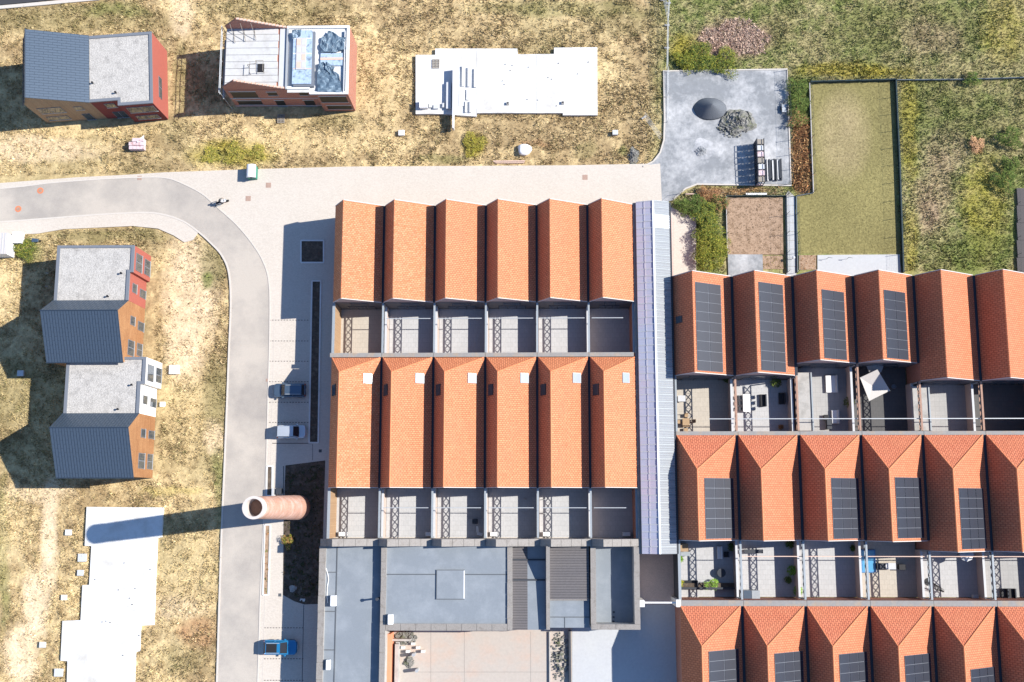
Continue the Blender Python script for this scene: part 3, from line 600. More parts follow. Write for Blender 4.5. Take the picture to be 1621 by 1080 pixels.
# ------------------------------------------------------------------ terraces behind the houses
def girder(t, x, y0, y1, name='girder', m='steel', z0=4.25, z1=5.05):
    g = MB(); g.box(x - .12, x + .12, y0, y1, z1 - .06, z1); g.box(x - .06, x + .06, y0, y1, z0 - .05, z0)
    g.build(name, m, t)
    mb = MB(); n = max(1, round(abs(y1 - y0) / .95)); st = (y1 - y0) / n
    for k in range(n):
        ya = y0 + k * st
        mb.bar((x, ya, z0), (x, ya + st, z1 - .08), .055); mb.bar((x, ya + st, z0), (x, ya, z1 - .08), .055)
        if k: mb.bar((x, ya, z0), (x, ya, z1 - .06), .03)
    mb.build('lattice', 'steel_dark', t)
def divider(x, y0, y1, label, group, full=False, wallmat='pink_render', bm='steel'):
    t = thing('terrace_wall', label, 'wall', (x, (y0 + y1) / 2, 0), group)
    if full:
        MB().box(x - .16, x + .10, y0 + .01, y1 - .01, 0, 4.85).build('wall', wallmat, t); MB().box(x - .2, x + .14, y0 + .01, y1 - .01, 4.853, 4.97).build('coping', 'steel', t)
    else:
        MB().box(x - .11, x + .11, y0 + .01, y1 - .01, 0, 2.1).build('wall', wallmat, t); MB().box(x - .14, x + .14, y0 + .01, y1 - .01, 2.103, 2.18).build('coping', 'pale_grey', t)
        girder(t, x, y0 + .1, y1 - .1, m=bm)
        for yy in (y0 + .12, y1 - .12): MB().box(x - .07, x + .07, yy - .07, yy + .07, 2.18, 4.25).build('post', 'steel', t)
    return t
def tie(x0, x1, y, label, group, m='galvanised', z=4.6):
    tag(MB().box(x0, x1, y - .05, y + .05, z, z + .1).build('tie_beam', m), label, 'beam', group)
def floor(x0, x1, y0, y1, m): MB().box(x0 + .12, x1 - .12, y0 + .03, y1 - .03, -0.1, .09).build('terrace_floor', m, kind='structure')
for r, (yn, yy, nm) in enumerate(((LY1S, LT1S, 'upper'), (LY2S, LT2S, 'lower'))):
    for i in range(7):
        full = i in (0, 6)
        divider(LX[i] + (.1 if i == 0 else (-.05 if i == 6 else -.1)), yy, yn, ('solid outer wall at the %s end of the %s terrace row, left block' % ('west' if i == 0 else 'east', nm)) if full else '%s lattice girder divider of the %s terrace row, left block' % (ORD[i - 1], nm),
                'terrace walls of the left block', full, 'wood_clad_pale' if i == 0 else ('pink_render' if i < 6 else 'brick_wall'))
    for i in range(6):
        floor(LX[i], LX[i + 1], yy, yn, 'floor_beige' if i == 0 and r == 0 else 'floor_light')
        if i: tie(LX[i] + .3, LX[i + 1] - (.6 if i < 5 else 1.4), Y_(770, 504 if r == 0 else 804, 4.65), 'pale tie beam over the %s terrace from the left, %s row, left block' % (ORD[i], nm), 'tie beams of the left block')
    if r == 0:
        t = thing('parapet', 'grey parapet closing the upper terraces of the left block', 'parapet', ((LX[0] + LX[6]) / 2, yy, 0))
        MB().box(LX[0] - .1, LX[6], yy + .02 - .45, yy - .02, 0, 5.12).build('wall', 'brick_wall', t)
        for i in range(6): MB().box(LX[i] - .12 + (0 if i else -.1), LX[i + 1] - .16, yy - .5, yy + .05, 5.123, 5.24).build('coping', 'parapet', t)
for r, (sl_, yy, nm, mm) in enumerate(((RYS1, RTS1, 'upper', 'galvanised'), (RYS2, RTS2, 'lower', 'wood_pink'))):
    for i in range(8):
        yn = min(sl_[i - 1] if i else 99, sl_[i] if i < 7 else 99)
        full = (i in (6, 7)) if r == 0 else i in (7,)
        lab = ('%s divider from the left, %s terrace row, right block' % (ORD[i], nm))
        divider(RX[i] - .1 if i else RX[i] + .05, yy, yn, lab, 'terrace walls of the right block', full, 'brick_wall' if full else 'pink_render', 'steel_rust' if (r == 0 and i) else 'steel') if i else \
        divider(RX[0] + .1, yy, yn, 'thin dark outer wall beside the arcade in the %s terrace row, right block' % nm, 'terrace walls of the right block', True, 'steel_dark')
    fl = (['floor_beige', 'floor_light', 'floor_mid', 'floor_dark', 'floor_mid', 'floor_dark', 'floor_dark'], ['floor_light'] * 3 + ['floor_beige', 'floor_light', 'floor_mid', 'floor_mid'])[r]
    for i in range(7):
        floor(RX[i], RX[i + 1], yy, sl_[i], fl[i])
        pyl = (663, 881)[r]
        if i or r == 0: tie((RX[i] + (4.3 if i == 0 else .02)), RX[i + 1] - .24, Y_(1300, pyl + (0, 1)[r] * (i - 3) * .0, 4.65), 'long tie beam over the %s terrace from the left, %s row, right block' % (ORD[i], nm), 'tie beams of the right block', mm)
    t = thing('parapet', 'grey gutter parapet under the %s row of terraces, right block' % ('upper' if r == 0 else 'lower'), 'parapet', ((RX[0] + RX[7]) / 2, yy, 0))
    yh = (RYN2, RYN3)[r]
    MB().box(RX[0] - .1, RX[7], yy - .03, yh + .02, 0, 5.12).build('wall', 'brick_wall', t)
    for i in range(7): MB().box(RX[i] + .02, RX[i + 1] - .02, yy + .02, yh + .01, 5.123, 5.24).build('coping', 'parapet', t)
# low flat roofs between terraces
for (x0, y0, x1, y1, lb) in ((1263, 590, 1283, 682, 'narrow grey flat lean-to roof beside the third upper terrace'), (1448, 612, 1469, 682, 'narrow grey flat lean-to roof beside the fifth upper terrace')):
    a, b = P(x0, y1, 2.6), P(x1, y0, 2.6); t = thing('lean_to', lb, 'lean-to', ((a.x + b.x) / 2, (a.y + b.y) / 2, 0))
    MB().box(a.x, b.x, a.y, b.y, .1, 2.5).build('wall', 'pink_render', t); MB().box(a.x, b.x + .05, a.y, b.y, 2.503, 2.62).build('roof', 'concrete', t); MB().box(b.x - .05, b.x + .12, a.y, b.y, 2.623, 2.75).build('edge_trim', 'steel', t)

# ------------------------------------------------------------------ arcade
ya, yb = Y_(1035, 320, 5.6), Y_(1044, 877, 5.6)
xL, xRd, xR_ = avgx([(1007, 320), (1014.5, 877)], 5.6), avgx([(1034, 318), (1044.5, 877)], 6.35), avgx([(1059, 320), (1072, 877)], 5.6)
t = thing('arcade', 'long covered passage with ridged sheet roof between the two sawtooth blocks', 'covered passage', (xRd, (ya + yb) / 2, 0))
MB().box(xL + .02, xL + .22, yb, ya, 0, 5.4).build('wall', 'brick_wall', t); MB().box(xR_ - .3, xR_ - .1, yb, ya, 0, 5.4).build('wall', 'brick_wall', t)
MB().box(LX[6] + .03, xL + .1, yb, ya, 5.0, 5.3).build('gutter', 'coping', t, label='weathered stone gutter strip beside the left block'); MB().box(xR_ - .05, RX[0] - .02, yb, ya, 5.1, 5.35).build('gutter', 'steel_dark', t)
N = 50; ln = (ya - yb) / N
def corr(xa, za, xb, zb, name, m, amp, per):
    mb = MB(); n = max(2, int(round(ln / per)) * 2)
    dx, dz = xb - xa, zb - za; nn = Vector((-dz, 0, dx)).normalized(); nn = nn if nn.z > 0 else -nn
    for k in range(n):
        o0 = nn * (amp if k % 2 else 0); o1 = nn * (amp if (k + 1) % 2 else 0); y0, y1 = k * ln / n * .985, (k + 1) * ln / n * .985
        q = [Vector((xa, y0, za)) + o0, Vector((xb, y0, zb)) + o0, Vector((xb, y1, zb)) + o1, Vector((xa, y1, za)) + o1]
        mb.quad(*q)
    me0 = bpy.data.meshes.new(name); me0.from_pydata(mb.v, [], mb.f); me0.materials.append(M[m]); me0.update(); return me0
ml = corr(xL + .05, 5.6, xRd, 6.35, 'roof_sheet', 'poly_sheet_sky_tint', .014, .3); mr = corr(xRd, 6.35, xR_ - .05, 5.6, 'roof_sheet', 'metal_sheet', .085, .3); mc = corr(xRd, 6.35, xR_ - .05, 5.6, 'roof_sheet', 'clear_sheet', .085, .3)
for k in range(N):
    for mm in (ml, mr if k not in (46, 47) else mc):
        o = bpy.data.objects.new('roof_sheet', mm); C.objects.link(o); o.parent = t; o.location = Vector((0, yb + k * ln, (.02 if k % 2 else 0))) - t.location
def ribmesh(xa, za, xb, zb, m):
    q = MB(); q.slab([(xa, -.04, za), (xb, -.04, zb), (xb, .04, zb), (xa, .04, za)], (0, 0, -.05)); m0 = bpy.data.meshes.new('cross_rib'); m0.from_pydata(q.v, [], q.f); m0.materials.append(M[m]); return m0
rl, rr2 = ribmesh(xL + .05, 5.68, xRd, 6.43, 'pale_grey'), ribmesh(xRd, 6.45, xR_ - .05, 5.70, 'steel')
for k in range(N):
    for mm in (rl, rr2):
        o = bpy.data.objects.new('cross_rib', mm); C.objects.link(o); o.parent = t; o.location = Vector((0, yb + (k + .99) * ln, 0)) - t.location
MB().box(xRd - .11, xRd + .11, yb, ya, 6.35, 6.45).build('ridge_cap', 'clear_sheet', t)
mb = MB(); mb.bar((xL + 1.1, yb, 5.6 + 1.1 * .75 / (xRd - xL) + .1), (xL + 1.1, ya, 5.6 + 1.1 * .75 / (xRd - xL) + .1), .02); mb.build('cable', 'fascia', t)
mb = MB(); mb.slab([(xL + .1, ya - .03, 5.5), (xR_ - .1, ya - .03, 5.5), (xRd, ya - .03, 6.25)], (0, -.1, 0)); mb.build('gable', 'glass', t)
# sky-facing lattice frame and beam over the alley
c = P(1016, 956, 5.0)
t = thing('alley_portal', 'pale beam with white end blocks spanning the alley below the arcade', 'beam', (P(1044, 954, 4.8).x, P(1044, 954, 4.8).y, 0))
a, b = P(1016, 954, 4.8), P(1073, 954, 4.8)
MB().box(a.x, b.x, a.y - .09, a.y + .09, 4.7, 4.88).build('beam', 'white', t)
MB().box(a.x - .3, a.x + .3, a.y - .5, a.y + .3, 0, 5.3).build('post', 'white_render', t); MB().box(b.x - .25, b.x + .3, a.y - .5, a.y + .4, 0, 5.3).build('post', 'white_render', t)

# ------------------------------------------------------------------ sawtooth boundary wall and flat roofs
fy0, fy1 = Y_(760, 865, 6), Y_(760, 853.5, 6)
W0 = [526, 613, 699, 785, 872, 955]
t = thing('boundary_wall', 'old sawtooth-topped wall with wide stone coping between terraces and flat roofs', 'wall', (P(760, 860).x, (fy0 + fy1) / 2, 0))
xw = [X_(x, 859, 7.0) for x in W0]; xl0 = X_(507, 859, 5.3); xend = X_(1012, 859, 5.3)
prof = []; lows = []
prof = [(xl0, 5.3)]
for i, x in enumerate(xw):
    prof += [(x - 1.35, 5.25)] if i else []
    prof += [(x, 7.2)]
    nxt = (xw[i + 1] - 1.35) if i < 5 else xend
    prof += [(nxt, 5.25)]
prof = sorted(set(prof), key=lambda q: q[0])
mb = MB()
for (xa, za), (xb, zb) in zip(prof, prof[1:]):
    mb.quad((xa, fy0 + .05, 0), (xb, fy0 + .05, 0), (xb, fy0 + .05, zb - .12), (xa, fy0 + .05, za - .12)); mb.quad((xb, fy1 - .05, 0), (xa, fy1 - .05, 0), (xa, fy1 - .05, za - .12), (xb, fy1 - .05, zb - .12))
mb.build('wall', 'concrete', t)
for (xa, za), (xb, zb) in zip(prof, prof[1:]):
    L = math.hypot(xb - xa, zb - za); n = max(1, round(L / 1.3))
    for k in range(n):
        p0 = (xa + (xb - xa) * (k + .012) / n, za + (zb - za) * (k + .012) / n); p1 = (xa + (xb - xa) * (k + .988) / n, za + (zb - za) * (k + .988) / n)
        dz = random.uniform(-.01, .012)
        MB().slab([(p0[0], fy0, p0[1] + dz), (p1[0], fy0, p1[1] + dz), (p1[0], fy1, p1[1] + dz), (p0[0], fy1, p0[1] + dz)], (0, 0, -.13)).build('coping_stone', 'coping', t)
def coping_run(t, x0, x1, y0, y1, z, L=2.0, m='coping', axis='y', jit=.02):
    if axis == 'y':
        n = max(1, round((y1 - y0) / L)); st = (y1 - y0) / n
        for k in range(n): MB().box(x0 + random.uniform(-jit, jit), x1 + random.uniform(-jit, jit), y0 + k * st + .02, y0 + (k + 1) * st - .02, z, z + .12 + random.uniform(0, .03)).build('coping_stone', m, t)
    else:
        n = max(1, round((x1 - x0) / L)); st = (x1 - x0) / n
        for k in range(n): MB().box(x0 + k * st + .02, x0 + (k + 1) * st - .02, y0, y1, z, z + .12 + random.uniform(0, .03)).build('coping_stone', m, t)
ybot = Y_(760, 1130, 4.5); ytop = fy0 + .04
# building A: long flat roof on the west
zA = 4.3
xa0, xa1, xa2 = X_(503.5, 960, zA + .4), X_(513.5, 960, zA + .4), X_(603, 960, zA)
t = thing('flat_roofed_building', 'long narrow grey flat-roofed building at the lower left beside the parking', 'building', ((xa0 + xa2) / 2, (ybot + ytop) / 2, 0))
MB().box(xa0 + .05, xa2, ybot, ytop, 0, zA - .05).build('wall', 'brick_wall', t); MB().box(xa1 - .1, xa2, ybot, ytop, zA - .047, zA).build('roof', 'membrane', t)
MB().box(xa0 + .05, xa1, ybot, ytop, zA - .047, zA + .3).build('parapet', 'concrete', t); coping_run(t, xa0, xa1, ybot, ytop - .1, zA + .3)
mb = MB(); xs_ = X_(531, 960, zA); mb.box(xs_, xs_ + .12, ybot, ytop, zA, zA + .05)
for q in (906, 1029, 968): mb.box(xa1, xs_, Y_(520, q, zA) - .05, Y_(520, q, zA) + .05, zA + .006, zA + .045)
mb.build('roof_seam', 'membrane_seam', t)
mb = MB(); pts = [(516, 900), (519, 910), (520, 918), (518, 930), (517.5, 944), (519, 955)]
for (q0, q1) in zip(pts, pts[1:]): mb.bar(P(*q0, zA + .06), P(*q1, zA + .06), .05, n=5)
mb.build('cable', 'white', t)
# building B
zB = 5.1; yB = Y_(700, 998, zB)
xb0, xb1, xb2 = X_(602.5, 930, zB + .3), X_(611, 930, zB + .3), X_(803, 930, zB)
t = thing('flat_roofed_building', 'wide grey flat-roofed building with a square raised hatch, in the middle', 'building', ((xb0 + xb2) / 2, (yB + ytop) / 2, 0))
MB().box(xb0 + .05, xb2, yB, ytop, 0, zB - .05).build('wall', 'brick_wall', t); MB().box(xb1 - .1, xb2, yB + .8, ytop, zB - .047, zB).build('roof', 'membrane', t)
MB().box(xb0 + .05, xb1, ybot, ytop, 0, zB + .1).build('parapet', 'concrete', t); coping_run(t, xb0, xb1, ybot, ytop - .1, zB + .1, 1.9)
MB().box(xb1, xb2, yB, yB + .8, zB - .047, zB + .06).build('parapet', 'concrete', t); coping_run(t, xb1, xb2, yB - .02, yB + .82, zB + .06, 2.0, axis='x')
hx0, hx1, hy0, hy1 = X_(690.5, 925, zB), X_(735.5, 925, zB), Y_(713, 949, zB), Y_(713, 902, zB)
MB().box(hx0, hx1, hy0, hy1, zB, zB + .14).build('roof_hatch', 'membrane', t, bevel=.05)
mb = MB(); yy = Y_(700, 909.5, zB)
mb.box(xb1, hx0 - .01, yy - .06, yy + .06, zB, zB + .03); mb.box(hx1 + .01, xb2, yy - .06, yy + .06, zB, zB + .03); mb.box(hx0, hx1, hy0 - .0, hy0 + .08, zB + .141, zB + .15); mb.box(hx0, hx1, hy1 - .08, hy1, zB + .141, zB + .15); mb.box(hx0 + .02, hx0 + .1, hy0 + .09, hy1 - .09, zB + .141, zB + .15)
mb.build('roof_seam', 'membrane_seam', t)
MB().box(hx1 - .12, hx1 + .01, hy0 + .1, hy1 - .1, zB + .141, zB + .17).build('hatch_edge', 'white', t)
# building C: two-tone lower roof, wall sloping down along its east side
zC = 4.3
xc0, xc1, xc2 = X_(803, 930, zB + .1), X_(811, 930, zB + .1), X_(864, 930, zC)
t = thing('flat_roofed_building', 'narrow flat-roofed building crossed by dark bars, with a slanting shadow', 'building', ((xc0 + xc2) / 2, (yB + ytop) / 2, 0))
MB().box(xc0 + .02, xc2, yB, ytop, 0, zC - .05).build('wall', 'brick_wall', t)
xm = X_(835, 930, zC); MB().box(xc1 - .05, xm, yB, ytop, zC - .047, zC + .05).build('roof', 'corrugated_dark', t, label='brown-grey ribbed strip of roof'); MB().box(xm + .002, xc2, yB, ytop, zC - .047, zC).build('roof', 'membrane', t)
MB().box(xc0 + .02, xc1, yB, ytop, zC - .047, zB + .08).build('parapet', 'concrete', t); coping_run(t, xc0, xc1, yB, ytop - .1, zB + .08, 1.5)
for q in (886, 918): MB().box(xc1, xc2 - .05, Y_(840, q, zC) - .1, Y_(840, q, zC) + .1, zC + .08, zC + .14).build('roof_bar', 'steel_dark', t)
# building D
zD = 4.9
xd0, xd1, xd2 = X_(864, 930, zD + .6), X_(870.5, 930, zD + .6), X_(933, 930, zD)
t = thing('flat_roofed_building', 'building with a dark corrugated roof above a small grey flat roof', 'building', ((xd0 + xd2) / 2, (yB + ytop) / 2, 0))
yD = Y_(900, 949, zD); MB().box(xd0 + .02, xd2, yD - .1, ytop, 0, zD - .1).box(xd0 + .02, xd2, yB + .3, yD - .11, 0, zD - .36).build('wall', 'brick_wall', t)
MB().box(xd1 - .05, xd2, yD, ytop, zD - .097, zD).build('roof', 'corrugated_dark', t, label='dark brown-grey corrugated roof'); MB().box(xd1 - .05, xd2, yB + .3, yD - .14, zD - .35, zD - .3).build('roof', 'membrane', t)
MB().box(xd1, xd2, yD - .14, yD - .002, zD - .3, zD + .03).build('roof_trim', 'coping', t)
wp = [(ytop, zD + 2.0), (Y_(867, 918, zD), zD + .5), (yB + .1, zD + .2)]
for (y0, z0), (y1, z1) in zip(wp, wp[1:]):
    MB().slab([(xd0 + .05, y1, z1), (xd1, y1, z1), (xd1, y0, z0), (xd0 + .05, y0, z0)], (0, 0, -.12)).build('coping_stone', 'coping', t)
    mb = MB(); mb.quad((xd0 + .08, y0, 3.9), (xd0 + .08, y1, 3.9), (xd0 + .08, y1, z1 - .12), (xd0 + .08, y0, z0 - .12)); mb.quad((xd1 - .04, y1, 3.9), (xd1 - .04, y0, 3.9), (xd1 - .04, y0, z0 - .12), (xd1 - .04, y1, z1 - .12)); mb.build('parapet', 'concrete', t)
mb = MB(); q = Y_(900, 977, zD - .3); mb.box(xd1, xd2, q - .05, q + .05, zD - .3, zD - .26); qx = X_(894, 985, zD - .3); mb.box(qx - .04, qx + .04, yB + .3, q - .05, zD - .3, zD - .26); mb.build('roof_seam', 'membrane_seam', t)
# building E: deep roof behind a broad stone rim
zE = 5.3
xe0, xe1, xe2, xe3 = X_(935, 930, zE), X_(943.5, 930, zE), X_(1004, 930, zE), X_(1013, 930, zE); ye = Y_(970, 997, zE); ye1 = Y_(970, 988.5, zE); ze = 3.0
t = thing('flat_roofed_building', 'sunken grey roof framed by a broad pale stone rim beside the alley', 'building', ((xe0 + xe3) / 2, (ye + ytop) / 2, 0))
for bx in ((xe0 + .03, xe1, ye + .03, ytop), (xe2, xe3 - .03, ye + .03, ytop)): MB().box(*bx, 0, zE - .13).build('wall', 'concrete', t)
MB().box(xe1 + .002, xe2 - .002, ye + .03, ye1, 0, zE - .13).build('wall', 'concrete', t); MB().box(xe1, xe2, ye1 + .002, ytop, ze - .1, ze).build('roof', 'membrane', t)
coping_run(t, xe0, xe1, ye1, ytop - .08, zE - .127, 3.2); coping_run(t, xe2, xe3, ye1, ytop - .08, zE - .127, 3.2); coping_run(t, xe0, xe3, ye, ye1, zE - .127, 3.0, axis='x')
for q in (922, 956, 975):
    MB().lathe(X_(971, q, ze), Y_(971, (969, 977, 984)[(922, 956, 975).index(q)], ze), [(.13, ze), (.13, ze + .1)], 10).build('roof_vent', 'steel_dark', t)
# roof boxes
def roofbox(x0, y0, x1, y1, z, label):
    a, b = P(x0, y1, z + .8), P(x1, y0, z + .8); t = thing('ventilation_unit', label, 'ventilation unit', ((a.x + b.x) / 2, (a.y + b.y) / 2, z), 'white units on the flat roofs')
    MB().box(a.x + .05, b.x - .05, a.y + .05, b.y - .05, z, z + .2).build('base', 'pale_grey', t); MB().box(a.x, b.x, a.y, b.y, z + .202, z + .85).build('body', 'white', t, bevel=.07)
    MB().box(a.x + .1, b.x - .1, a.y - .012, a.y + .01, z + .35, z + .7).build('grille', 'steel_dark', t)
roofbox(522.5, 943, 532, 960, zA, 'white ventilation unit with a white cable on the long left roof'); roofbox(515.5, 1045, 522.5, 1061, zA, 'white ventilation unit nearest the bottom on the long left roof'); roofbox(613.5, 973, 622, 989, zB, 'white ventilation unit in the lower left corner of the wide roof')
c = P(600, 947, zA); t = thing('vent_pipe', 'thin vent pipe in the shadow line of the long left roof', 'pipe', tuple(c)); MB().lathe(c.x, c.y, [(.12, zA), (.12, zA + 1.7), (.2, zA + 1.72), (.2, zA + 1.85)], 12).build('pipe', 'steel_dark', t)
# ruined walls in the yard
def ruin(x0, y0, x1, y1, h, m, label):
    a, b = P(x0, y1, h), P(x1, y0, h); o = MB().box(a.x, b.x, a.y, b.y, 0, h); tag(o.build('wall_stub', m), label, 'wall', 'broken walls in the lower yard')
ruin(611.5, 1004, 618.5, 1100, 3.2, 'brick_orange', 'orange plastered wall along the left edge of the lower yard')
ruin(624, 1020, 631, 1100, 1.6, 'concrete', 'crumbling grey wall just inside the orange yard wall')
ruin(619.5, 1012, 650, 1015, 1.4, 'concrete', 'short broken cross wall at the top left of the yard')
ruin(869.5, 1000, 871, 1100, .35, 'concrete', 'low kerb-like wall stub below the logo-side yard edge')
ruin(901, 998, 903.5, 1100, .6, 'steel_dark', 'thin wall coloured black as a line of shadow between the two yards')  # black colour stands for the line of shadow at this yard edge
def rubble(px, py, rx, ry, n, label, smin=.1, smax=.4, m='rubble', z=.06, cat='rubble pile', name='rubble_pile'):
    """a heap of separate broken chunks, joined as one"""
    c = P(px, py, z); mb = MB(); sx = rx / 12.; sy = ry / 12.
    for k in range(n):
        r = math.sqrt(random.random()); an = random.uniform(0, 6.283); x, y = c.x + sx * r * math.cos(an), c.y + sy * r * math.sin(an); s = random.uniform(smin, smax) * (1.1 - .5 * r)
        zz = z + max(0, (1 - r) * .5 * min(sx, sy) * .5) ; p = [(x + s * random.uniform(.5, 1) * math.cos(a_), y + s * random.uniform(.5, 1) * math.sin(a_)) for a_ in (0, 1.2, 2.5, 3.8, 5.1)]
        mb.prism(p, z - .05, lambda u, v, b=zz + s * random.uniform(.3, .9): b + (random.random() - .5) * s * .4)
    return tag(mb.build(name, m, kind='stuff'), label, cat)
rubble(640, 1010, 22, 10, 120, 'grey and reddish rubble in the top left corner of the lower yard'); rubble(648, 1048, 7, 9, 60, 'dark heap of debris beside the crumbling wall'); rubble(886, 1040, 14, 40, 170, 'grey rubble spread along the thin black wall', .08, .3)
for k, (x, y) in enumerate(((656, 1035), (661, 1060))):
    a = P(x, y, .3); t = tag(MB().lathe(a.x, a.y, [(.22, .06), (.22, 1.5)], 14).build('pipe', 'galvanised'), 'short grey pipe standing in the yard, %s one' % ('upper' if k == 0 else 'lower'), 'pipe')
for k in range(6):
    x, y = 626 + k * 8, 1018 + (k % 3) * 6; a, b = P(x, y + 4, .9), P(x + 6, y, .9); tag(MB().box(a.x, b.x, a.y, b.y, .06, .5 + .1 * (k % 3)).build('concrete_block', 'concrete_white'), 'pale broken block in the ruined corner of the lower yard', 'block', 'broken blocks in the yard corner')

# ------------------------------------------------------------------ chimney
cb, ct = P(472, 803.5, 0), P(403, 804, 22.6)
hc = 22.6; t = thing('chimney', 'tall round brick factory chimney with a pale rim, casting a long shadow', 'chimney', (cb.x, cb.y, 0))
n = 40; R0, R1 = 1.62, 1.22
rows = 46
mb = MB()
for j in range(rows + 1):
    z = hc * j / rows; 
    for k in range(n):
        an = 2 * math.pi * k / n; r = R0 + (R1 - R0) * j / rows ; mb.v.append((cb.x + r * math.cos(an), cb.y + r * math.sin(an), z))
for j in range(rows):
    for k in range(n): mb.f.append((j * n + k, j * n + (k + 1) % n, (j + 1) * n + (k + 1) % n, (j + 1) * n + k)); mb.mi.append(0)
mb.build('shaft', 'chimney_brick', t)
mb = MB()
for k in range(7):
    z = 2.5 + k * 3; r = R0 + (R1 - R0) * z / hc; mb.lathe(cb.x, cb.y, [(r + .005, z), (r + .012, z), (r + .012, z + .05), (r + .005, z + .09)], 40)
mb.build('iron_band', 'steel_rust', t)
mb = MB()
for ra, za, rb, zb in ((R1 + .0, hc - 1.1, R1 + .05, hc - .8), (R1 + .05, hc - .8, R1 + .05, hc + .1), (R1 + .05, hc + .1, .98, hc + .1), (.98, hc + .1, .9, hc - 4)):
    i0 = len(mb.v)
    for r, z in ((ra, za), (rb, zb)):
        for k in range(n): an = 2 * math.pi * k / n; mb.v.append((cb.x + r * math.cos(an), cb.y + r * math.sin(an), z))
    for k in range(n): mb.f.append((i0 + k, i0 + (k + 1) % n, i0 + n + (k + 1) % n, i0 + n + k)); mb.mi.append(0)
mb.build('rim', 'rim_stone', t)
MB().lathe(cb.x, cb.y, [(.89, hc - 3), (.89, hc - 2.99)], 24).build('flue', 'black', t)

